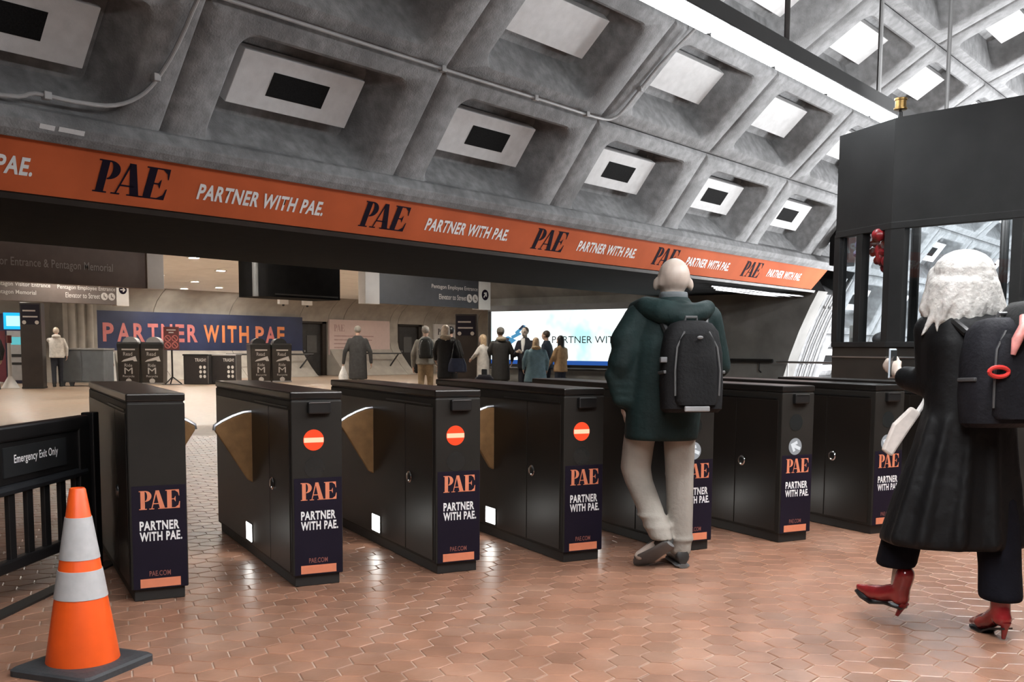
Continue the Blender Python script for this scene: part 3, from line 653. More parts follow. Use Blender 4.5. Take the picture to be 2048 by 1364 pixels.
for i, x in enumerate((24.17, 25.29)):
    e = empty('emergency_light', (x, 30, 2.78)); tag(e, 'small white emergency light box under the hall ceiling, %s of two' % ('left' if i == 0 else 'right'), 'emergency light', 'emergency light boxes')
    MB().box((-.2, -.08, 0), (.2, .08, .2)).build('box', M['white'], e, bevel=.02); MB().ell((0, -.02, -.03), (.05, .05, .04)).build('lamp_head', M['black'], e, smooth=True); MB().tube([(0, 0, .2), (0, 0, .57)], .02).build('stem', M['darkmetal'], e)
dm = empty('dome_camera', (15.02, 20, 3.35)); tag(dm, 'dark dome security camera on the pale hall ceiling', 'camera')
MB().lathe([(.16, 0), (.16, -.05), (.12, -.06)], 20).build('ring', mk('dome_ring', (.35, .16, .13), .5), dm, smooth=True); MB().ell((0, 0, -.06), (.11, .11, .10)).build('dome', M['black'], dm, smooth=True)

# ================================================================= FAR WALL BANNERS AND BOARDS
M['navybanner'] = mk('navy_banner', (.020, .028, .075), .42, var=.3, scale=.8); M['pinkp'] = mk('pink_print', (.52, .16, .15), .6, var=.1, scale=3); M['orangep'] = mk('orange_print', (.62, .20, .07), .6, var=.1, scale=3)
nb = empty('wall_banner', (19.2, 34.62, 0)); tag(nb, 'wide navy wall banner reading PARTNER WITH PAE in coral letters', 'banner')
MB().box((0, 0, .98), (9.72, .16, 2.5)).build('sheet', M['navybanner'], nb)
MB().box((-.05, -.03, .93), (9.77, .02, .99)).build('rail', M['fence'], nb)
LW_ = dict(P=.43, A=.52, R=.46, T=.43, N=.48, E=.39, W=.72, I=.13, H=.47)
def letters(word, x, x1, mats):
    tot = sum(LW_[c] for c in word); gap = (x1-x-tot)/max(1, len(word)-1)
    for k, c in enumerate(word):
        place_print(c, (x, 0, 1.39), FX, FZ, LW_[c], .68, M[mats[k % len(mats)]], nb, 'letter', bold=.03, lift=.01); x += LW_[c]+gap
letters('PARTNER', .55, 4.5, ['pinkp']); letters('WITH', 4.78, 6.92, ['orangep']); letters('PAE', 7.25, 8.75, ['coral', 'pinkp', 'orangep'])
def lean_rail(x, y, L, lab, z=.93):
    r = empty('leaning_rail', (x, y, 0)); tag(r, lab, 'railing', 'leaning rails along the walls')
    MB().tube([(0, 0, z), (L, 0, z)], .035).build('bar', M['fence'], r, smooth=True)
    MB().tube([(.7, .1, .3), (L-.7, .1, .3)], .025).build('lower_bar', M['fence'], r, smooth=True)
    for xx, dx in ((.15, .55), (L-.15, -.55)): MB().tube([(xx, 0, z), (xx+dx, .1, .3)], .035).build('strut', M['fence'], r, smooth=True)
lean_rail(31.0, 33.95, 3.2, 'black V-legged leaning rail under the pink notice board', .97)
lean_rail(24.5, 33.9, 4.4, 'black leaning rail under the navy wall banner', .93)
def board(x0, x1, z0, z1, lab, col, ink_, n):
    b = empty('notice_board', (x0, 34.68, z0)); tag(b, lab, 'notice board', 'pale notice boards')
    MB().box((0, 0, 0), (x1-x0, .1, z1-z0)).build('sheet', col, b, bevel=.004)
    place_print(LOGO, (.25, 0, (z1-z0)-.52), FX, FZ, .62, .30, ink_, b, 'logo_lettering', lift=.006)
    for k in range(n):
        place_print(flat([box_poly(0, 0, 1, 1)]), (.25, 0, (z1-z0)-.75-.17*k if k < 3 else .3), FX, FZ, (2.4, 2.3, 1.3, .7)[k], .05, ink_, b, 'text_line', lift=.006)
M['pinkboard'] = mk('pink_board', (.60, .46, .43), .6, var=.03); M['greyink'] = mk('pale_ink', (.40, .27, .25), .6)
board(30.5, 34.2, .9, 2.46, 'pale pink notice board on the far wall behind the man in the long coat', M['pinkboard'], M['greyink'], 4)
board(37.25, 39.6, .9, 2.4, 'pale grey notice board half hidden behind the woman with the blue bag', mk('grey_board', (.52, .50, .49), .6, var=.03), M['navyprint'], 3)

# lit sign on the side wall
ls = empty('lit_sign', (20.13, 11.3, 0)); tag(ls, 'large glowing white advert box reading PARTNER WITH PAE', 'lit sign')
M['litwhite'] = None
def lit_mat():
    mt = bpy.data.materials.new('lit_advert'); mt.use_nodes = True; nt = mt.node_tree; nt.nodes.clear(); N = nt.nodes; L = nt.links
    g = N.new('ShaderNodeNewGeometry'); n = N.new('ShaderNodeTexNoise'); n.inputs['Scale'].default_value = .9; n.inputs['Detail'].default_value = 3; L.new(g.outputs['Position'], n.inputs['Vector'])
    r = N.new('ShaderNodeValToRGB'); L.new(n.outputs['Fac'], r.inputs['Fac'])
    r.color_ramp.elements[0].position = .34; r.color_ramp.elements[0].color = (.45, .78, .80, 1); r.color_ramp.elements[1].position = .5; r.color_ramp.elements[1].color = (.95, 1, 1, 1)
    e = N.new('ShaderNodeEmission'); e.inputs[1].default_value = E_LIT; L.new(r.outputs[0], e.inputs[0]); o = N.new('ShaderNodeOutputMaterial'); L.new(e.outputs[0], o.inputs[0]); return mt
MB().box((-.14, 0, .96), (0, 5.35, 2.16)).build('light_panel', lit_mat(), ls)
MB().box((-.142, 0, .86), (0, 5.35, .96)).build('blue_band', emit('lit_blue', (.03, .11, .42), .9), ls)
MB().box((-.17, -.08, 2.16), (0, 5.43, 2.30)).build('frame_top', mk('frame_grey', (.10, .10, .105), .5), ls); MB().box((-.17, -.08, .79), (0, 5.43, .86)).build('frame_bottom', M['fence'], ls)
MB().box((-.17, 5.35, .86), (0, 5.43, 2.16)).build('frame_side', M['fence'], ls); MB().box((-.17, -.08, .86), (0, 0, 2.16)).build('frame_side', M['fence'], ls)
M['litink'] = mk('lit_ink', (.01, .012, .02), .6); M['litblue'] = emit('lit_blue_figure', (.10, .36, .62), .8); M['litnavy'] = mk('lit_navy', (.03, .05, .12), .6)
YR = (0, -1, 0)
place_print('PARTNER WITH PAE.', (-.142, 3.44, 1.375), YR, FZ, 2.55, .165, M['litink'], ls, bold=0, lift=.004)
place_print(flat([[(0, .1), (.35, .0), (.6, .25), (.3, .45), (.05, .35)], [(.45, .3), (.8, .55), (.7, .65), (.4, .45)], [(.6, .5), (.95, .95), (.85, 1), (.55, .65)]]), (-.142, 5.05, 1.32), YR, FZ, .85, .5, M['litblue'], ls, 'picture', lift=.004)
place_print(flat([[(.1, .2), (.3, .15), (.35, .35), (.15, .4)], [(.75, .75), (.9, .95), (.82, .99), (.68, .8)]]), (-.142, 5.05, 1.32), YR, FZ, .85, .5, M['litnavy'], ls, 'picture_detail', lift=.006)
lr2 = empty('leaning_rail', (19.8, 11.4, 0)); tag(lr2, 'black strutted leaning rail under the glowing advert', 'railing', 'leaning rails along the walls')
MB().tube([(0, 0, .76), (0, 5.2, .76)], .03).build('bar', M['fence'], lr2, smooth=True)
for yy in (.6, 3.0, 4.9): MB().tube([(0, yy, .76), (.15, yy-.45, .15)], .035).build('strut', M['fence'], lr2, smooth=True)

# ================================================================= FURNITURE OF THE HALL
M['pylon'] = mk('pylon_bronze', (.030, .023, .020), .42, .3, var=.25, scale=2); M['cabgrey'] = mk('cabinet_grey', (.095, .105, .115), .5, var=.1); M['binbrown'] = mk('bin_brown', (.030, .024, .019), .42, .2, var=.15)
VA = TH-pi/2      # faces the viewer's side of the hall
def pylon(x, y, h, wd, lab, rz):
    p = empty('information_pylon', (x, y, 0), rz); tag(p, lab, 'pylon', 'bronze pylons')
    MB().box((-wd/2, -.28, .02), (wd/2, .28, h)).build('shaft', M['pylon'], p, bevel=.01); MB().box((-wd/2-.01, -.29, 0), (wd/2+.01, .29, .05)).build('foot', M['plinth'], p)
    MB().box((-wd/2+.03, -.29, h-.62), (wd/2-.03, -.279, h-.05)).build('map_panel', M['navy'], p)
    for k, (z, w_) in enumerate(((h-.25, .6), (h-.42, .7))): place_print(flat([box_poly(0, 0, 1, 1)]), (-wd/2+.08, -.29, z), FX, FZ, w_*wd, .04, M['signgrey'], p, 'text_line', lift=.004)
    for xx in (-.2, .2): place_print(flat([disc_poly(0, 0, 1)]), (xx*wd*1.5, -.29, h-.56), FX, FZ, .055, .055, M['signgrey'], p, 'symbol_disc', lift=.004)
pylon(14.60, 29.36, 2.45, .56, 'tall dark bronze pylon next to the ticket machine', VA+.25)
pylon(22.6, 19.75, 2.22, .62, 'dark bronze pylon among the waiting people under the overhead sign', VA-.05)
# ticket machine with glowing screen
tv = empty('ticket_machine', (16.0, 33.45, 0), VA+.35); tag(tv, 'ticket machine with glowing blue screen by the left pylon', 'ticket machine')
MB().box((-.75, 0, 0), (.75, .7, 2.25)).build('cabinet', mk('machine_navy', (.016, .018, .05), .4), tv, bevel=.02)
MB().box((-.28, -.03, 1.75), (.5, .0, 2.28)).build('screen', emit('screen_blue', (.02, .42, .95), 1.4), tv); MB().box((-.2, -.034, 1.85), (.42, -.031, 2.18)).build('screen_picture', emit('screen_pale', (.45, .85, .9), 1.3), tv)
MB().box((-.2, -.06, .1), (.5, .02, 1.7)).build('front_panel', M['steel'], tv, bevel=.01)
for z0, z1, m_ in ((1.25, 1.5, emit('small_screen', (.15, .6, .65), .8)), (.85, .95, M['black']), (.6, .68, M['black'])): MB().box((-.08, -.075, z0), (.35, -.055, z1)).build('slot', m_, tv)
MB().box((-.52, -.05, .05), (-.25, .0, 1.7)).build('side_panel', mk('machine_maroon', (.10, .012, .022), .45), tv)
# queue post
qp = empty('queue_post', (14.2, 30.0, 0)); tag(qp, 'thin pale queue post with a splayed foot by the pylon', 'post')
MB().cone((0, 0, .25), .06, (0, 0, 1.35), .045, 12).build('pole', M['signplate'], qp, smooth=True); MB().lathe([(.26, 0), (.22, .05), (.07, .32), (.05, .36)], 18).build('foot', M['signplate'], qp, smooth=True); MB().box((-.06, -.05, 1.3), (.06, .05, 1.52)).build('head', mk('post_red', (.12, .02, .02), .5), qp)
# grey cabinet on feet
gc = empty('storage_cabinet', (16.6, 30.0, 0), VA); tag(gc, 'low grey metal cabinet on short feet beside the bins', 'cabinet')
MB().box((-.72, -.35, .12), (.62, .45, 1.12)).build('body', M['cabgrey'], gc, bevel=.01); MB().box((-.75, -.38, 1.11), (.65, .48, 1.16)).build('top', mk('cabinet_top', (.22, .22, .22), .4), gc, bevel=.005)
for x0, x1 in ((-.70, -.06), (-.04, .60)): MB().box((x0, -.362, .16), (x1, -.348, 1.08)).build('door', M['cabgrey'], gc, bevel=.004)
for x in (-.68, .58, -.4): MB().prism([(x-.08, -.3, .13), (x+.08, -.3, .13), (x+.04, -.3, 0), (x-.04, -.3, 0)], (0, .08, 0)).build('foot', M['cabgrey'], gc)
# wet floor board
wf = empty('wet_floor_sign', (18.05, 31.2, 0), VA); tag(wf, 'white folding floor sign standing between the cabinet and the bins', 'floor sign')
for s_ in (-1, 1): MB().prism([(-.26, s_*.2, 0), (.26, s_*.2, 0), (.13, s_*.03, 1.03), (-.13, s_*.03, 1.03)], (0, .02, 0)).build('leaf', M['white'], wf)
for k, z in enumerate((.3, .62)): 
    for xx in (-.09, .09): place_print(flat([disc_poly(0, 0, 1)]), (xx, -.17+.12*k*.55, z), FX, FZ, .07, .08, M['greyink'], wf, 'symbol', lift=.01)
# recycling bins
def bins(x, y, rz, labs, tilt):
    for k in (0, 1):
        o = V(x, y, 0)+Matrix.Rotation(rz, 3, 'Z') @ V((k-.5)*.74, 0, 0)
        b = empty('recycling_bin', o, rz); tag(b, labs[k], 'recycling bin', 'brown recycling bins')
        MB().loft([rrect(.33, .34, .04, .0), rrect(.345, .36, .04, .5), rrect(.355, .37, .05, 1.18)]).build('body', M['binbrown'], b)
        MB().loft([rrect(.36, .375, .05, 1.17), rrect(.365, .38, .05, 1.3), rrect(.34, .36, .06, 1.36)]).build('lid', M['black'], b)
        MB().loft([[V(.24*cos(t), y_, 1.34+.2*sin(t)) for t in [pi*q/10 for q in range(11)]] for y_ in (-.1, .34)]).build('hood', M['black'] if not tilt else M['steel'], b, smooth=True)
        MB().box((-.34, -.36, -.0), (.34, -.30, .04)).build('foot', M['steel'], b)
        q = lambda me, xx, z, w_, h_, mt: place_print(me, (xx, -.375, z), FX, FZ, w_, h_, mt, b, 'print', lift=.003)
        q(flat([box_poly(0, 0, 1, 1)]), -.2, 1.1, .42, .045, M['signgrey']); q('Read', -.15, .92, .28, .12, M['signgrey'])
        q(flat([[(0, 0), (.15, .35), (.9, 1), (1, .1), (.8, .1), (.72, .3)]]), -.22, .72, .5, .19, M['signgrey'])
        q('Ride', -.12, .56, .24, .1, M['signgrey']); q('M', -.13, .33, .26, .2, M['signgrey']); q('Recycle', -.18, .2, .36, .09, M['signgrey']); q(flat([disc_poly(0, 0, 1)]), 0, .1, .09, .08, M['signgrey'])
bins(18.9, 30.7, VA+.12, ['brown recycling bin beside the wet floor sign, left of its pair', 'brown recycling bin with steel hood beside the red sign stand'], True)
bins(23.2, 29.6, VA+.45, ['brown recycling bin near the far door, left of its pair', 'brown recycling bin near the far door, right of its pair'], False)
# trash boxes
for k, (x, y, lab) in enumerate(((20.05, 29.25, 'black square trash box beside the red sign stand'), (20.85, 28.85, 'black square trash box between its twin and the recycling bins'))):
    t = empty('trash_box', (x, y, 0), VA); tag(t, lab, 'trash box', 'black trash boxes')
    MB().box((-.40, -.35, 0), (.40, .35, .95)).build('body', mk('trash_black', (.016, .013, .013), .4), t, bevel=.02); MB().box((-.42, -.37, .93), (.42, .37, .985)).build('rim', M['steel'] if k else M['black'], t, bevel=.008)
    place_print('TRASH!', (-.02, -.35, .74), FX, FZ, .36, .11, M['signplate'], t, bold=.01, lift=.003)
    for r_ in range(3):
        for c_ in range(2): place_print(flat([disc_poly(0, 0, 1, n=12)]), (.16+.13*c_, -.35, .56-.15*r_), FX, FZ, .045, .055, M['signplate'], t, 'symbol_disc', lift=.003)
    MB().box((.40, -.355, .02), (.415, .3, .93)).build('edge_strip', M['steel'], t)
# red prohibition sign on a stand
rs = empty('prohibition_sign', (19.15, 29.4, 0), VA); tag(rs, 'dark red prohibition sign on a thin stand between bins and trash boxes', 'sign')
MB().tube([(0, 0, .2), (0, 0, 1.2)], .03).build('pole', M['fence'], rs, smooth=True)
for t in (0, 2.1, 4.2): MB().tube([(0, 0, .25), (.3*cos(t), .3*sin(t), .02)], .022).build('leg', M['fence'], rs, smooth=True)
MB().lathe([(.34, 0), (.34, .012), (.001, .012)], 18).build('base', M['fence'], rs)
M['redsign'] = mk('red_sign', (.085, .016, .016), .5); MB().box((-.25, -.03, 1.12), (.25, 0, 1.86)).build('plate', M['redsign'], rs, bevel=.006); M['redink'] = mk('red_ink', (.45, .13, .12), .6)
for z, w_ in ((1.74, .3), (1.66, .16)): place_print(flat([box_poly(-.5, 0, .5, 1)]), (0, -.03, z), FX, FZ, w_, .035, M['signgrey'], rs, 'text_line', lift=.003)
ring = strip([(cos(t), sin(t)) for t in ang(20)]+[(1, 0)], [(.78*cos(t), .78*sin(t)) for t in ang(20)]+[(.78, 0)])+[[(-.65, .5), (-.5, .65), (.65, -.5), (.5, -.65)]]
for xx in (-.115, .115):
    for z in (1.27, 1.49): place_print(flat(ring), (xx, -.03, z), FX, FZ, .105, .105, M['redink'], rs, 'symbol', lift=.003)

# ================================================================= PEOPLE
def blob(name, mb, mat, parent, voxel=.018, smooth=4, factor=.5):
    """closed shapes melted into one continuous surface"""
    o = mb.build(name+'_src', None, None)
    md = o.modifiers.new('r', 'REMESH'); md.mode = 'VOXEL'; md.voxel_size = voxel; md.adaptivity = 0
    if smooth:
        sm = o.modifiers.new('s', 'SMOOTH'); sm.iterations = smooth; sm.factor = factor
    dg = bpy.context.evaluated_depsgraph_get(); dg.update()
    me = bpy.data.meshes.new_from_object(o.evaluated_get(dg)); me.name = name
    old = o.data; bpy.data.objects.remove(o); bpy.data.meshes.remove(old)
    me.polygons.foreach_set('use_smooth', [True]*len(me.polygons))
    me.materials.clear(); me.materials.append(mat)
    return link(name, me, None, parent)
def cloth(name, col, rough=.8, var=.18, scale=14, bump=.25, bscale=70, spec=.3): return mk(name, col, rough, 0, var, scale, bump, bscale, spec)
M['skin'] = mk('skin', (.46, .29, .22), .5, var=.06, scale=20); M['skinlight'] = mk('skin_light', (.40, .33, .28), .5, var=.06, scale=20)
M['eye'] = mk('eye_dark', (.02, .015, .012), .2); M['lip'] = mk('lip', (.33, .13, .11), .5)
def hand(mb, wrist, d, palm, r=1.0, curl=.5, side=1):
    """palm, four fingers and a thumb: d points along the hand, palm is the palm normal"""
    d = Vector(d).normalized(); p = Vector(palm); p = (p-d*p.dot(d)).normalized(); s = d.cross(p)*side
    w_ = Vector(wrist); c = w_+d*.045*r
    mb.capsule(w_, .026*r, w_+d*.03*r, .028*r)
    for k in (-1.1, -.37, .37, 1.1): mb.capsule(w_+d*.02*r+s*.014*k*r, .016*r, w_+d*.085*r+s*.0185*k*r, .0125*r, 8)
    for k, l in ((-1.1, .062), (-.37, .078), (.37, .082), (1.1, .070)):
        b0 = w_+d*.088*r+s*.0195*k*r; d1 = (d*cos(curl*.6)+p*sin(curl*.6)); d2 = (d*cos(curl*1.6)+p*sin(curl*1.6))
        b1 = b0+d1*l*.5*r; b2 = b1+d2*l*.5*r
        mb.capsule(b0, .0105*r, b1, .0095*r, 8); mb.capsule(b1, .0095*r, b2, .0085*r, 8)
    t0 = w_+d*.035*r+s*.026*r; t1 = t0+(d*.6+s*.6+p*.4).normalized()*.038*r; t2 = t1+(d*.9+s*.1+p*.35).normalized()*.032*r
    mb.capsule(t0, .014*r, t1, .0115*r, 8); mb.capsule(t1, .0115*r, t2, .0095*r, 8)
def head(mb, c, f, r=1.0, tilt=V(0, 0, 1)):
    """skull, jaw, nose, ears, brow; f is where the face looks"""
    f = Vector(f).normalized(); u = Vector(tilt).normalized(); s = f.cross(u).normalized(); u = s.cross(f)
    Rm = Matrix((s, f, u)).transposed(); c = Vector(c)
    mb.ell(c+u*.02*r, (.076*r, .095*r, .095*r), Rm); mb.ell(c+f*.02*r-u*.055*r, (.058*r, .068*r, .062*r), Rm)
    mb.capsule(c+f*.088*r+u*.01*r, .010*r, c+f*.108*r-u*.022*r, .015*r, 8)
    mb.ell(c+f*.082*r+u*.028*r, (.055*r, .014*r, .012*r), Rm); mb.ell(c+f*.082*r-u*.062*r, (.026*r, .014*r, .014*r), Rm)
    for k in (-1, 1): mb.ell(c+s*.078*r*k-f*.008*r-u*.005*r, (.012*r, .02*r, .032*r), Rm)
    return Rm
def face(root, c, f, r=1.0):
    f = Vector(f).normalized(); u = V(0, 0, 1); s = f.cross(u).normalized(); c = Vector(c)
    for k in (-1, 1): MB().ell(c+s*.031*k*r+f*.086*r+u*.008*r, (.013*r, .010*r, .008*r), Matrix((s, f, s.cross(f))).transposed(), 8, 6).build('eye', M['eye'], root, smooth=True)
    MB().ell(c+f*.090*r-u*.048*r, (.022*r, .008*r, .006*r), Matrix((s, f, s.cross(f))).transposed(), 8, 6).build('mouth', M['lip'], root, smooth=True)
def sect(cx, cy, z, rx, ry, ex=2.3, n=24, rot=0):
    out = []
    for t in ang(n):
        x = abs(cos(t))**(2/ex)*(1 if cos(t) >= 0 else -1)*rx; y = abs(sin(t))**(2/ex)*(1 if sin(t) >= 0 else -1)*ry
        out.append(V(cx+x*cos(rot)-y*sin(rot), cy+x*sin(rot)+y*cos(rot), z))
    return out
def pack(root, c, right, back, w_, h_, dep, mat, trim, z0, name='backpack', label=None, cat=None):
    """rucksack: rounded body, front pocket, handle, zip lines"""
    c = Vector(c); rz = atan2(right.y, right.x)
    b = empty(name, c, rz)
    if root is not None: b.parent = root
    MB().loft([sect(0, 0, z, w_*k/2, dep*q/2, 3.2) for z, k, q in ((0, .86, .7), (h_*.04, .97, .95), (h_*.3, 1, 1.05), (h_*.65, .98, .95), (h_*.88, .86, .8), (h_*.97, .66, .6), (h_, .4, .35))]).build('bag_body', mat, b, smooth=True)
    MB().loft([sect(0, -dep*.42, z, w_*k/2, dep*.22, 3) for z, k in ((h_*.08, .62), (h_*.12, .7), (h_*.5, .7), (h_*.78, .58), (h_*.84, .45))]).build('front_pocket', mat, b, smooth=True)
    MB().tube([(-.035, .01, h_*.98), (-.03, 0, h_*1.04), (.03, 0, h_*1.04), (.035, .01, h_*.98)], .009).build('handle', trim, b, smooth=True)
    for sx in (-1, 1):
        MB().tube([(sx*w_*.36, -dep*.50, h_*.18), (sx*w_*.37, -dep*.54, h_*.45), (sx*w_*.33, -dep*.5, h_*.7), (sx*w_*.2, -dep*.46, h_*.87)], .0055, 6).build('zip', trim, b, smooth=True)
        MB().box((sx*w_*.49-.008, -.06, h_*.42), (sx*w_*.49+.008, .05, h_*.455)).build('side_strap', trim, b, bevel=.004)
    if label: tag(b, label, cat or 'backpack')
    return b

# ---- generic figure for the people in the hall: stands at (x, y), looks along angle a
def figure(x, y, a, H, label, coat, legs, shoes=None, hair=None, hairlong=0, hem=.82, hat=None, skin='skin', arms=((.24, .02, .82), (-.24, .02, .82)), elbows=None, stride=.0, hood=None, wide=1.0, skirt=1.0, hood_mat=None, bald=False, lean=0.0):
    s = H/1.75; p = empty('person', (x, y, 0), a-pi/2); tag(p, label, 'person', 'people in the station'); p.scale = (s, s, s)
    hc_ = V(0, .03+lean, 1.61); F_ = V(0, 1, 0); B = MB()
    head(B, hc_, F_); B.capsule((0, lean*.8, 1.42), .052, (0, .01+lean, 1.54), .05)
    B.loft([sect(0, lean*k, z, rx*wide, ry) for z, rx, ry, k in ((.86, .12, .09, 0), (1.0, .135, .10, .1), (1.2, .145, .105, .5), (1.38, .16, .10, .8), (1.45, .09, .06, .9))])
    A = []
    for k, sd in ((0, 1), (1, -1)):
        sh = V(sd*.162*wide, lean*.8, 1.365); wr_ = V(*arms[k]); el = V(*elbows[k]) if elbows else (sh+wr_)/2+V(sd*.045, -.05, .0)
        A.append((sh, el, wr_)); B.capsule(sh, .042, el, .035); B.capsule(el, .033, wr_, .024)
        hand(B, wr_, (wr_-el), V(-sd, .1, 0), 1.0, .6, sd)
    L = []
    for sd in (1, -1):
        hp = V(sd*.085, 0, .9); kn = V(sd*.09, stride*sd*.5+.03, .49); an = V(sd*.085, stride*sd-.02, .09)
        L.append((hp, kn, an)); B.capsule(hp, .07, kn, .048); B.capsule(kn, .046, an, .034); B.capsule(an-V(0, 0, .03), .032, an+V(0, .14, -.05), .03)
    blob('body', B, M[skin], p, .017, 2)
    face(p, hc_, F_)
    T = MB()
    for hp, kn, an in L: T.capsule(hp, .092*wide, kn, .072); T.capsule(kn, .072, an+V(0, 0, .01), .062)
    T.capsule((-.06, 0, .92), .10, (.06, 0, .92), .10); blob('trousers', T, legs, p, .02, 3)
    for hp, kn, an in L: MB().loft([sect(an.x, an.y+dy, z, rx, ry, 2.6, 16) for z, dy, rx, ry in ((0, .05, .048, .135), (.03, .05, .05, .138), (.06, .03, .046, .11), (.10, -.01, .044, .06), (.13, -.02, .042, .05))]).build('shoe', shoes or M['black'], p, smooth=True)
    J = MB(); hz = hem
    J.loft([sect(0, lean*k, z, rx*wide, ry) for z, rx, ry, k in ((hz, .19*skirt, .15*skirt, 0), (hz+.02, .195*skirt, .155*skirt, 0), (max(hz+.05, .98), .18, .138, .1), (1.15, .178, .135, .4), (1.27, .188, .13, .7), (1.36, .172, .112, .8), (1.43, .118, .09, .9), (1.49, .07, .072, .95))])
    for sh, el, wr_ in A: J.capsule(sh, .064, el, .058); J.capsule(el, .056, wr_+(el-wr_).normalized()*.02, .043)
    blob('coat', J, coat, p, .019, 3)
    if hood is not None: blob('hood', MB().ell((0, -.06+lean, 1.47), (.13, .10, .06)).ell((0, .05+lean, 1.45), (.10, .06, .045)), hood_mat or coat, p, .016, 3)
    hm = hair
    if hat is not None: blob('hat', MB().ell(hc_+V(0, -.012, .055), (.092, .108, .085)).ell(hc_+V(0, -.012, .02), (.094, .11, .03)), hat, p, .014, 2)
    if hm is not None and not bald:
        Hh = MB().ell(hc_+V(0, -.022, .032), (.088, .098, .096))
        if hairlong: Hh.capsule(hc_+V(0, -.055, 0), .078, hc_+V(0, -.07, -hairlong), .06); Hh.capsule(hc_+V(.06, -.02, -.0), .035, hc_+V(.07, -.02, -hairlong*.8), .03); Hh.capsule(hc_+V(-.06, -.02, -.0), .035, hc_+V(-.07, -.02, -hairlong*.8), .03)
        blob('hair', Hh, hm, p, .014, 3)
    return p
VD = TH     # straight away from the viewer
C_ = dict(charcoal=cloth('charcoal_wool', (.045, .045, .046)), jeans=cloth('dark_denim', (.02, .022, .03)), khaki=cloth('khaki', (.26, .185, .11)), greyj=cloth('grey_tweed', (.21, .20, .18)), navyc=cloth('navy_cloth', (.018, .022, .035)), blackc=cloth('black_cloth', (.014, .013, .013)),
          cream=cloth('cream_wool', (.52, .49, .45)), puffer=cloth('black_puffer', (.026, .024, .022), .45), suit=cloth('dark_suit', (.014, .015, .022)), teal=cloth('teal_jacket', (.11, .18, .21), .5), tan=cloth('tan_suede', (.30, .19, .10)), whitep=cloth('white_puffer', (.55, .52, .48), .6), fur=cloth('tan_fur', (.30, .25, .19), .9, .4, 60), gold=cloth('gold_scarf', (.28, .18, .09), .4, .5, 25))
H_ = dict(blond=mk('hair_blond', (.40, .28, .17), .5, var=.3, scale=40), brown=mk('hair_brown', (.045, .028, .02), .45, var=.3, scale=40), black=mk('hair_black', (.012, .011, .012), .4, var=.3, scale=40), grey=mk('hair_grey', (.24, .22, .20), .55, var=.25, scale=40), pale=mk('hair_pale', (.50, .42, .34), .5, var=.2, scale=40))
# man in a long charcoal coat with a white bag
f1 = figure(18.43, 19.87, VD+.2, 1.82, 'man in a long charcoal coat carrying a white bag before the pink board', C_['charcoal'], C_['blackc'], hair=H_['grey'], hem=.40, wide=1.2, skirt=1.0, stride=.12, arms=((.33, .02, .80), (-.36, .06, .78)))
bg = empty('plastic_bag', f1.matrix_basis @ V(-.36, .08, .0)); tag(bg, 'crumpled white plastic bag hanging from the hand of the coated man', 'bag')
MB().loft([sect(0, 0, z, rx, ry, 2, 14) for z, rx, ry in ((.30, .05, .04), (.34, .13, .09), (.48, .15, .10), (.60, .10, .07), (.70, .05, .04), (.80, .02, .02))]).build('sack', mk('plastic_white', (.72, .71, .70), .5, var=.15, scale=25, bump=.6, bscale=30), bg, smooth=True); MB().tube([(0, 0, .78), (0, -.02, .85), (.01, 0, .80)], .008, 6).build('handle', M['white'], bg)
# man with a backpack
f2 = figure(16.98, 16.08, VD-.12, 1.76, 'man in a grey jacket and khaki trousers with a dark backpack in the hall', C_['greyj'], C_['khaki'], hair=H_['grey'], hem=.86, wide=1.12, stride=.13, arms=((.27, .05, .84), (-.29, .02, .80)))
pk = pack(None, f2.matrix_basis @ V(.06, -.235, 1.0), Matrix.Rotation(VD-.12-pi/2, 3, 'Z') @ V(1, 0, 0), None, .33, .46, .2, cloth('pack_black', (.018, .019, .018), .5), M['steel'], 1.0, label='rounded dark backpack with pale zips worn by the man in grey jacket')
# woman with navy bag
f3 = figure(15.93, 14.51, VD+.1, 1.74, 'woman with pale hair and a dark coat carrying a navy shoulder bag', C_['blackc'], C_['blackc'], hair=H_['pale'], hairlong=.24, hem=.62, skirt=.95, wide=.95, arms=((.25, .08, .86), (-.2, .22, 1.0)), hood=True, hood_mat=C_['fur'])
sbg = empty('shoulder_bag', f3.matrix_basis @ V(.24, -.14, .0), VD-pi/2); tag(sbg, 'navy shoulder bag hanging at the back of the pale-haired woman', 'bag')
MB().loft([sect(0, 0, z, rx, ry, 3, 16) for z, rx, ry in ((.74, .17, .05), (.76, .2, .07), (.90, .19, .065), (1.03, .14, .04))]).build('bag_body', cloth('navy_leather', (.022, .027, .055), .45), sbg, smooth=True); MB().tube([(-.12, 0, 1.0), (-.08, .05, 1.3), (-.03, .1, 1.46), (.02, .08, 1.3), (.12, 0, 1.0)], .011).build('strap', M['black'], sbg, smooth=True)
figure(17.72, 15.98, VD+.2, 1.76, 'dark-haired person half hidden behind the bronze pylon', C_['blackc'], C_['blackc'], hair=H_['black'])
f4 = figure(18.33, 15.51, VD+1.0, 1.58, 'woman in a knee-length cream coat beside the bronze pylon', C_['cream'], C_['blackc'], hair=H_['blond'], hairlong=.16, hem=.52, skirt=.95, arms=((.2, .2, 1.05), (-.2, .22, 1.1)))
sc = empty('suitcase', (16.82, 14.2, 0), VD-pi/2); tag(sc, 'dark upright case on the floor in front of the cream-coated woman', 'suitcase')
MB().loft([rrect(.2, .13, .05, .04), rrect(.21, .14, .06, .3), rrect(.2, .13, .07, .6), rrect(.12, .08, .05, .68)]).build('shell', cloth('case_dark', (.022, .020, .028), .5), sc, smooth=True); MB().box((-.06, -.05, .66), (.06, .05, .80)).build('handle', M['black'], sc, bevel=.02)
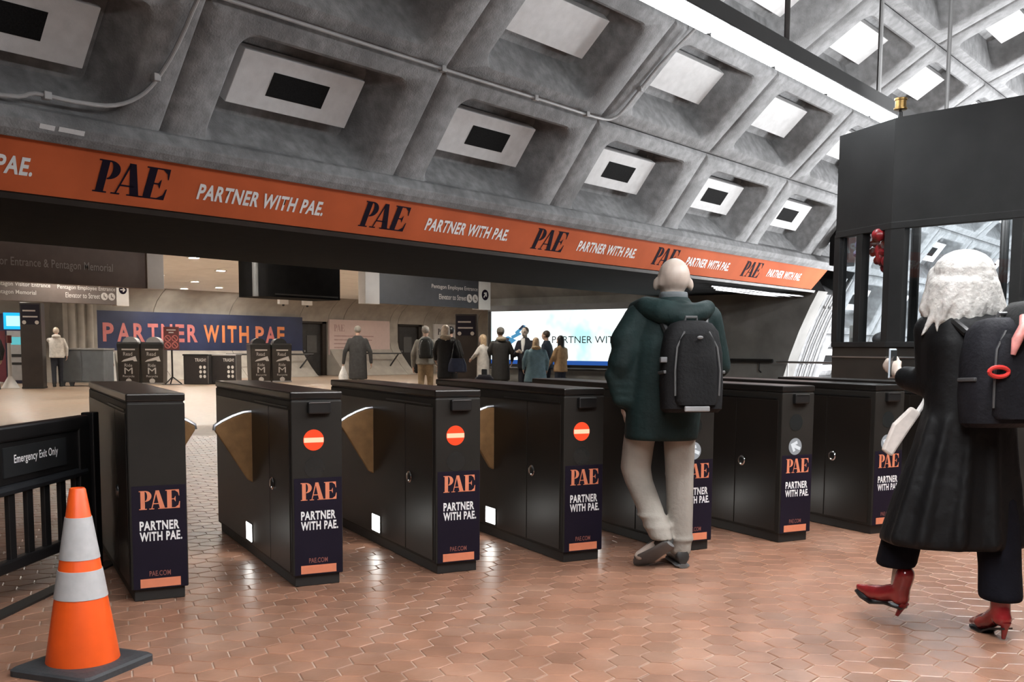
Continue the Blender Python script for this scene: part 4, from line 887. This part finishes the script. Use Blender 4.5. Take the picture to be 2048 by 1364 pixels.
for xx in (-.15, .15): MB().cone((xx-.02, 0, .03), .03, (xx+.02, 0, .03), .03, 12).build('wheel', M['black'], sc)
f5 = figure(18.58, 15.19, VD+.25, 1.74, 'person in a grey knit hat and long black puffer coat with fur collar', C_['puffer'], C_['blackc'], hair=H_['brown'], hat=cloth('grey_knit', (.15, .14, .125)), hem=.50, wide=1.15, hood=True, hood_mat=C_['fur'], arms=((.3, .1, .95), (-.26, .16, 1.0)))
f6 = figure(18.95, 14.75, VD+pi-.5, 1.76, 'man in a dark suit and pale shirt facing the group', C_['suit'], C_['suit'], hair=H_['brown'], hem=.78, skin='skinlight', arms=((.06, .27, 1.16), (-.06, .26, 1.14)), elbows=((.26, .04, 1.08), (-.26, .04, 1.08)))
MB().loft([sect(0, .115, z, rx, .03, 2, 14) for z, rx in ((1.12, .015), (1.25, .04), (1.38, .055), (1.47, .05))]).build('shirt', M['white'], f6, smooth=True)
f7 = figure(17.9, 13.64, VD+.1, 1.50, 'short woman in a teal jacket with long blond hair and a gold scarf', C_['teal'], C_['blackc'], hair=H_['blond'], hairlong=.16, hem=.60, wide=1.35, skirt=1.15, hood=True, hood_mat=C_['gold'], arms=((.30, .12, .9), (-.30, .12, .92)))
f8 = figure(19.25, 14.35, VD+1.1, 1.68, 'man in a navy jacket seen from the side before the glowing advert', C_['navyc'], C_['suit'], hair=H_['brown'], hem=.80)
f9 = figure(19.05, 13.8, VD+.75, 1.56, 'person in a tan jacket with long black hair before the glowing advert', C_['tan'], C_['navyc'], hair=H_['black'], hairlong=.26, hem=.80, arms=((.22, .18, .95), (-.2, .2, 1.0)))
f10 = figure(15.68, 30.12, VD+.4, 1.80, 'person in a white puffer jacket and dark trousers behind the left pylon', C_['whitep'], C_['jeans'], hair=H_['pale'], hem=.84, wide=1.1, hood=True, stride=.1, arms=((.27, .05, .9), (-.15, .2, 1.35)))
figure(13.53, 29.45, VD+1.2, 1.74, 'person in dark clothes cut off by the picture edge near the ticket machine', C_['blackc'], C_['blackc'], hair=H_['black'], stride=.15)

# ---- near man walking through the gates, seen from behind; local x = viewer's right, y = away
nr = 5.86; npos = fw0*nr + rt0*((1340-1024)/2050*nr)
nm = empty('person', (npos.x, npos.y, 0), TH-pi/2); tag(nm, 'bald man in a dark green parka and khaki trousers walking through the gates', 'person', 'people in the station')
hf = V(-.35, 1, 0).normalized()
nh = V(.015, .06, 1.638)
B = MB(); head(B, nh, hf, 1.13); B.ell(nh+V(0, -.005, .025), (.093, .106, .100)); B.ell(nh+V(-.103, -.0, -.02), (.016, .026, .040)); B.ell(nh+V(.103, .03, -.02), (.016, .026, .040)); B.capsule((.0, .03, 1.44), .062, (.012, .05, 1.58), .06)
B.loft([sect(-.02+.02*k, .0, z, rx, ry) for z, rx, ry, k in ((.86, .14, .10, 0), (1.05, .15, .11, .4), (1.25, .165, .12, .8), (1.40, .18, .10, 1), (1.48, .10, .07, 1))])
LS, LE, LW = V(-.185, .0, 1.42), V(-.285, -.04, 1.17), V(-.255, .02, .925)
RS, RE, RW = V(.20, .02, 1.42), V(.285, .10, 1.16), V(.20, .33, 1.08)
for s_, e_, w_ in ((LS, LE, LW), (RS, RE, RW)): B.capsule(s_, .05, e_, .042); B.capsule(e_, .04, w_, .028)
hand(B, LW, V(.12, .1, -1), V(1, .2, 0), 1.05, .7, -1); hand(B, RW, V(-.3, 1, .1), V(-.2, 0, -1), 1.05, .35, 1)
RH, RK, RA = V(.055, 0, .90), V(.065, .03, .50), V(.075, .02, .10)
LH, LK, LA = V(-.135, 0, .90), V(-.185, .09, .53), V(-.035, -.10, .175)
for h_, k_, a_ in ((RH, RK, RA), (LH, LK, LA)): B.capsule(h_, .075, k_, .052); B.capsule(k_, .05, a_, .036)
B.capsule(RA, .034, RA+V(-.02, .15, -.06), .03); B.capsule(LA, .034, LA+V(-.13, .06, -.11), .03)
blob('body', B, M['skinlight'], nm, .012, 2); face(nm, nh, hf, 1.12)
T = MB()
T.loft([sect(RH.x+(q), .0+yy, z, rx, ry, 2.2) for z, q, yy, rx, ry in ((.96, -.01, 0, .10, .12), (.85, .0, 0, .098, .12), (.70, .005, .015, .088, .105), (.52, .012, .03, .080, .092), (.35, .016, .02, .076, .085), (.18, .020, .01, .070, .08), (.10, .022, .015, .062, .085), (.07, .022, .02, .06, .085))])
T.loft([sect(xx, yy, z, rx, ry, 2.2) for z, xx, yy, rx, ry in ((.96, -.13, 0, .10, .12), (.84, -.15, .02, .096, .118), (.70, -.170, .06, .09, .11), (.56, -.180, .09, .088, .105), (.49, -.165, .075, .084, .10), (.36, -.115, .01, .078, .09), (.25, -.075, -.06, .072, .085), (.17, -.045, -.10, .066, .075))])
T.capsule((-.11, 0, .90), .11, (.05, 0, .90), .11)
for z, xx, yy in ((.30, -.10, -.03), (.24, -.07, -.06), (.53, .065, .03), (.16, .075, .01), (.46, -.155, .07)): T.loft([sect(xx, yy, z-.012, .068, .08), sect(xx, yy, z, .083, .094), sect(xx, yy, z+.014, .07, .08)])
blob('trousers', T, cloth('khaki_trousers', (.25, .225, .195), .8, .08, 10, .3, 50), nm, .012, 3)
M['shoe'] = mk('shoe_leather', (.022, .020, .018), .4, var=.3, scale=20); M['sole'] = mk('shoe_sole', (.09, .088, .085), .6, var=.3)
def shoe(root, heel, toe, up_, mat, sole, wd=.048):
    heel, toe = Vector(heel), Vector(toe); d = (toe-heel).normalized(); u = Vector(up_); u = (u-d*u.dot(d)).normalized(); s = d.cross(u); Ln = (toe-heel).length
    def ring(t, w_, h0, h1, n=14):
        c = heel+d*Ln*t; return [c+s*w_*cos(q)+u*((h0+h1)/2+(h1-h0)/2*sin(q)) for q in ang(n)]
    sh = MB().loft([ring(-.02, wd*.5, .02, .07), ring(.03, wd*.8, .02, .105), ring(.18, wd*.88, .02, .115), ring(.35, wd*.9, .02, .105), ring(.55, wd*1.0, .02, .08), ring(.78, wd*1.05, .02, .062), ring(.95, wd*.8, .02, .05), ring(1.02, wd*.4, .02, .04)]).build('shoe', mat, root, smooth=True)
    MB().loft([ring(-.04, wd*.55, -.0, .024), ring(.03, wd*.9, -.0, .024), ring(.35, wd*.92, .002, .024), ring(.75, wd*1.12, .0, .024), ring(.96, wd*.85, .002, .024), ring(1.05, wd*.4, .004, .022)]).build('sole', sole, sh, smooth=True)
shoe(nm, (.082, -.07, .0), (.06, .21, .0), (0, 0, 1), M['shoe'], M['sole']); shoe(nm, (-.015, -.175, .145), (-.175, -.02, .005), (.35, .6, .9), M['shoe'], M['sole'], .05)
green = cloth('green_parka', (.0065, .0165, .016), .7, .3, 6, .9, 14, .2)
J = MB()
J.loft([sect(xx, yy, z, rx, ry, 2.4) for z, xx, yy, rx, ry in ((.735, -.05, 0, .205, .165), (.76, -.05, 0, .21, .17), (.95, -.035, 0, .215, .168), (1.12, -.02, 0, .215, .165), (1.28, -.005, .0, .22, .16), (1.40, .005, .01, .215, .145), (1.47, .01, .02, .16, .115), (1.515, .012, .035, .10, .095), (1.545, .012, .04, .085, .085))])
J.capsule(LS, .092, LE, .083); J.capsule(LE, .082, LW+V(0, 0, .03), .058); J.capsule(LS+V(.0, 0, .0), .09, LS.lerp(LE, .5)+V(-.03, 0, 0), .088)
J.capsule(RS, .09, RE, .078); J.capsule(RE, .076, RW.lerp(RE, .12), .055)
for k in range(4): z = 1.10-.045*k; J.capsule((-.34+.015*k, -.04, z), .045, (-.22, -.05, z-.01), .05, 8)
blob('parka', J, green, nm, .014, 3)
Hd = MB(); pts = [V(-.20, .05, 1.475), V(-.155, -.05, 1.485), V(-.07, -.115, 1.455), (V(.03, -.14, 1.425)), V(.13, -.11, 1.45), V(.19, -.03, 1.48), V(.215, .06, 1.47)]
for i in range(6): Hd.capsule(pts[i], .05+.012*(2.5-abs(i-2.5)), pts[i+1], .05+.012*(2.5-abs(i-1.5)))
Hd.ell((.02, -.08, 1.45), (.14, .07, .075)); Hd.ell((.03, -.11, 1.40), (.10, .05, .055))
blob('hood', Hd, green, nm, .013, 3)
blob('collar', MB().loft([sect(.012, .045, z, .082, .08) for z in (1.50, 1.53, 1.56, 1.575)]), cloth('grey_collar', (.10, .11, .115)), nm, .012, 2)
bp = pack(None, (npos.x, npos.y, 0), rt0, None, .34, .50, .20, cloth('rucksack_black', (.0085, .0085, .009), .75, .35, 9, .4, 60, .15), mk('reflective_trim', (.075, .075, .075), .5), 0, label='black rucksack with pale trim on the back of the bald man')
bpl = Matrix.Rotation(TH-pi/2, 3, 'Z') @ V(.075, -.255, .905); bp.location = (npos.x+bpl.x, npos.y+bpl.y, .905); bp.rotation_euler = (-.06, 0, TH-pi/2+.16)
MB().box((-.075, -.125, .005), (.065, -.105, .035)).build('reflector', mk('reflector', (.20, .20, .20), .5), bp, bevel=.006)
MB().ell((0, -.146, .40), (.017, .005, .009)).build('badge', mk('badge_grey', (.12, .12, .12), .4), bp, smooth=True)
MB().box((-.19, -.06, .27), (-.09, -.03, .30)).build('side_strap', mk('strap_grey', (.13, .13, .135), .5), bp, bevel=.005)
for sx in (-1, 1): MB().tube([(sx*.11, .08, .44), (sx*.13, .14, .53), (sx*.13, .26, .55), (sx*.14, .34, .44)], .022, 8).build('shoulder_strap', M['black'], bp, smooth=True)

# ---- woman in a black coat with pale hair and red boots, stepping to the left
wr_ = 4.56; wpos = fw0*wr_ + rt0*((1925-1024)/2050*wr_)
wm = empty('person', (wpos.x, wpos.y, 0), TH-pi/2); tag(wm, 'pale-haired woman in a long black coat and red boots walking left', 'person', 'people in the station')
wf_ = V(-.75, .66, 0).normalized(); wh = V(-.005, .06, 1.565)
B = MB(); head(B, wh, wf_, 1.0); B.capsule((.02, .03, 1.36), .05, (.0, .05, 1.50), .048)
B.loft([sect(.03, .0, z, rx, ry) for z, rx, ry in ((.80, .13, .11), (1.0, .135, .11), (1.2, .14, .11), (1.34, .15, .10), (1.42, .09, .07))])
LS, LE, LW = V(-.125, .06, 1.34), V(-.10, .09, 1.10), V(-.185, .24, 1.13)
RS, RE, RW = V(.17, -.05, 1.33), V(.25, -.06, 1.08), V(.22, .12, .92)
for s_, e_, w_ in ((LS, LE, LW), (RS, RE, RW)): B.capsule(s_, .045, e_, .038); B.capsule(e_, .036, w_, .026)
hand(B, LW, V(-.5, .6, .5), V(.6, .5, 0), .95, .8, -1); hand(B, RW, V(0, .5, -.9), V(-1, 0, 0), .95, .6, 1)
RH, RK, RA = V(.10, -.04, .86), V(.145, -.08, .48), V(.135, -.16, .125)
LH, LK, LA = V(-.05, .04, .86), V(-.165, .14, .50), V(-.215, .10, .15)
for h_, k_, a_ in ((RH, RK, RA), (LH, LK, LA)): B.capsule(h_, .07, k_, .05); B.capsule(k_, .046, a_, .034)
blob('body', B, M['skinlight'], wm, .012, 2); face(wm, wh, wf_)
Hh = MB(); Hh.ell(wh+V(.0, -.02, .03), (.135, .118, .105)); Hh.capsule(wh+V(-.10, -.0, .0), .05, wh+V(-.155, -.0, -.13), .03); Hh.capsule(wh+V(-.05, -.02, -.0), .088, wh+V(-.10, -.02, -.17), .055); Hh.capsule(wh+V(.03, -.05, -.0), .09, wh+V(.05, -.07, -.14), .075); Hh.capsule(wh+V(.08, -.02, .0), .07, wh+V(.13, -.02, -.13), .045); Hh.capsule(wh+V(-.09, .03, .02), .05, wh+V(-.13, .03, -.15), .035)
rh = random.Random(4)
for k in range(22):
    a = -2.0+4.0*k/21; q0 = wh+V(.125*sin(a), -.02-.10*cos(a), -.02); ln_ = rh.uniform(.15, .24); q1 = q0+V(.03*sin(a)+rh.gauss(0, .012), -.02*cos(a), -ln_*.6); q2 = q1+V(rh.gauss(0, .02)+.015*sin(a), rh.gauss(0, .01), -ln_*.4)
    Hh.capsule(q0, .030, q1, .022, 8); Hh.capsule(q1, .022, q2, .007, 8)
for k in range(7):
    a = -1.2+.4*k; Hh.capsule(wh+V(.10*sin(a)+.01, -.075*cos(a), .02), .035, wh+V(.14*sin(a)+.0, -.10*cos(a), -.16-.02*(k % 3)), .018, 8)
blob('hair', Hh, mk('hair_platinum', (.44, .425, .40), .5, var=.2, scale=35, bump=.5, bscale=60), wm, .0085, 2)
leather = mk('black_leather', (.0042, .0042, .0046), .6, var=.35, scale=7, bump=.6, bscale=16, spec=.18)
J = MB()
J.loft([sect(xx, yy, z, rx, ry, 2.3, 28) for z, xx, yy, rx, ry in ((.385, -.015, .03, .305, .24), (.41, -.015, .03, .305, .24), (.60, .0, .02, .27, .215), (.80, .02, .01, .225, .18), (1.0, .03, .0, .19, .155), (1.15, .03, .0, .185, .145), (1.28, .03, .0, .195, .14), (1.37, .025, .005, .17, .12), (1.43, .01, .02, .10, .09), (1.46, .005, .03, .08, .08))])
J.capsule(LS, .082, LE, .074); J.capsule(LE, .072, LW.lerp(LE, .15), .055); J.capsule(RS, .08, RE, .07); J.capsule(RE, .068, RW.lerp(RE, .1), .05)
for k, a in enumerate((3.6, 4.0, 4.5, 5.0, 5.6, .3)): J.capsule((.02+.20*cos(a), .01+.16*sin(a), .95), .02, (-.015+.31*cos(a), .03+.245*sin(a), .42), .035, 8)
blob('coat', J, leather, wm, .014, 3)
T = MB()
T.loft([sect(xx, yy, z, rx, ry, 2.2) for z, xx, yy, rx, ry in ((.62, .12, -.06, .10, .11), (.48, .145, -.08, .092, .10), (.30, .15, -.11, .085, .095), (.175, .145, -.14, .088, .10), (.165, .145, -.14, .08, .09))])
T.loft([sect(xx, yy, z, rx, ry, 2.2) for z, xx, yy, rx, ry in ((.62, -.13, .11, .10, .11), (.50, -.165, .14, .095, .10), (.40, -.19, .13, .088, .095), (.27, -.225, .11, .088, .095), (.26, -.225, .11, .08, .09))])
blob('trousers', T, cloth('black_trousers', (.006, .006, .009), .9, spec=.1), wm, .013, 3)
redl = mk('red_patent', (.20, .012, .014), .2, var=.25, scale=14, coat=.6)
def boot(ankle, f, pitch, name='boot'):
    f = Vector(f).normalized(); s = f.cross(V(0, 0, 1)); Rm = Matrix.Rotation(pitch, 3, s)
    A = Vector(ankle); P = lambda fx, sx, zz: A + Rm @ (f*fx+s*sx+V(0, 0, zz))
    b = MB(); b.capsule(P(.0, 0, .10), .044, P(-.005, 0, .03), .042); b.capsule(P(-.01, 0, .02), .042, P(.06, 0, -.035), .040); b.capsule(P(.06, 0, -.035), .040, P(.12, 0, -.062), .036); b.capsule(P(.12, 0, -.062), .034, P(.185, 0, -.074), .018); b.ell(P(-.02, 0, -.01), (.042, .042, .035))
    o = blob(name, b, redl, wm, .009, 2)
    MB().tube([P(-.045, 0, -.02), P(-.042, 0, -.05), P(-.036, 0, -.095)], [.024, .015, .009], 10).build('heel', redl, o, smooth=True)
    MB().loft([[P(fx, sgn*wd, zz-dz) for sgn, dz in ((-1, 0), (1, 0), (1, .008), (-1, .008))] for fx, wd, zz in ((-.055, .028, -.042), (.03, .026, -.064), (.09, .038, -.096), (.15, .032, -.098), (.195, .012, -.092))]).build('sole', M['black'], o)
boot(RA+V(0, 0, -.025), V(-.15, .9, 0), -.0); boot(LA+V(0, 0, -.02), V(-.62, .78, 0), .35)
wb_ = pack(None, (wpos.x, wpos.y, 0), rt0, None, .37, .46, .22, cloth('rucksack_dark', (.0085, .0085, .011), .75, .35, 9, .4, 60, .15), mk('trim_dark', (.06, .06, .062), .4), 0, label='dark rucksack with red tag on the back of the pale-haired woman')
bl_ = Matrix.Rotation(TH-pi/2, 3, 'Z') @ V(.075, -.23, .93); wb_.location = (wpos.x+bl_.x, wpos.y+bl_.y, .93); wb_.rotation_euler = (-.05, 0, TH-pi/2+.22)
M['redtag'] = mk('red_tag', (.5, .03, .025), .4, var=.2); M['pinktag'] = mk('pink_tag', (.6, .24, .22), .5, var=.3, scale=30)
MB().tube([(-.13+.045*cos(t), -.135, .23+.02*sin(t)) for t in [2*pi*k/16 for k in range(17)]], .009, 8).build('red_ring', M['redtag'], wb_, smooth=True)
MB().tube([(-.07, -.14, .30), (-.06, -.15, .36), (-.03, -.15, .42), (-.02, -.13, .46)], [.010, .022, .018, .012], 10).build('pink_ribbon', M['pinktag'], wb_, smooth=True)
MB().loft([sect(.10, -.02, z, rx, .10, 2.6, 18) for z, rx in ((.30, .10), (.34, .12), (.44, .12), (.50, .085), (.53, .04))]).build('top_pouch', cloth('pouch_black', (.012, .012, .012)), wb_, smooth=True)
for k in range(3): MB().box((.02+.05*k, -.165, .05), (.05+.05*k, -.15, .14)).build('buckle', mk('buckle_grey', (.13, .13, .13), .4), wb_, bevel=.004)
for sx in (-1, 1): MB().tube([(sx*.11, .09, .40), (sx*.12, .16, .45), (sx*.12, .26, .46), (sx*.13, .32, .36)], .02, 8).build('shoulder_strap', M['black'], wb_, smooth=True)
def wpt(v): q = Matrix.Rotation(TH-pi/2, 3, 'Z') @ Vector(v); return V(wpos.x+q.x, wpos.y+q.y, q.z)
ph = empty('phone', wpt((-.215, .285, 1.19)), TH-pi/2+.8); tag(ph, 'pale phone in the raised hand of the woman in black', 'phone')
MB().box((-.036, -.005, -.07), (.036, .005, .07)).build('case', mk('phone_pale', (.40, .46, .52), .3), ph, bevel=.006); MB().box((-.032, -.0065, -.062), (.032, -.004, .062)).build('screen', M['disc_off'], ph)
wbg = empty('paper_bag', wpt((-.25, .06, .80)), TH-pi/2); tag(wbg, 'small white folded paper bag at the side of the woman in black', 'bag')
MB().prism([(-.075, 0, .0), (-.03, 0, -.03), (.05, 0, .10), (.095, 0, .17), (.05, 0, .20), (-.03, 0, .12)], (0, .03, 0)).build('sack', mk('paper_bag', (.55, .50, .46), .7, var=.15, scale=20), wbg, bevel=.01); MB().tube([(.08, .015, .17), (.11, .015, .22), (.12, .015, .25)], .012, 8).build('handle', M['paper'], wbg, smooth=True)
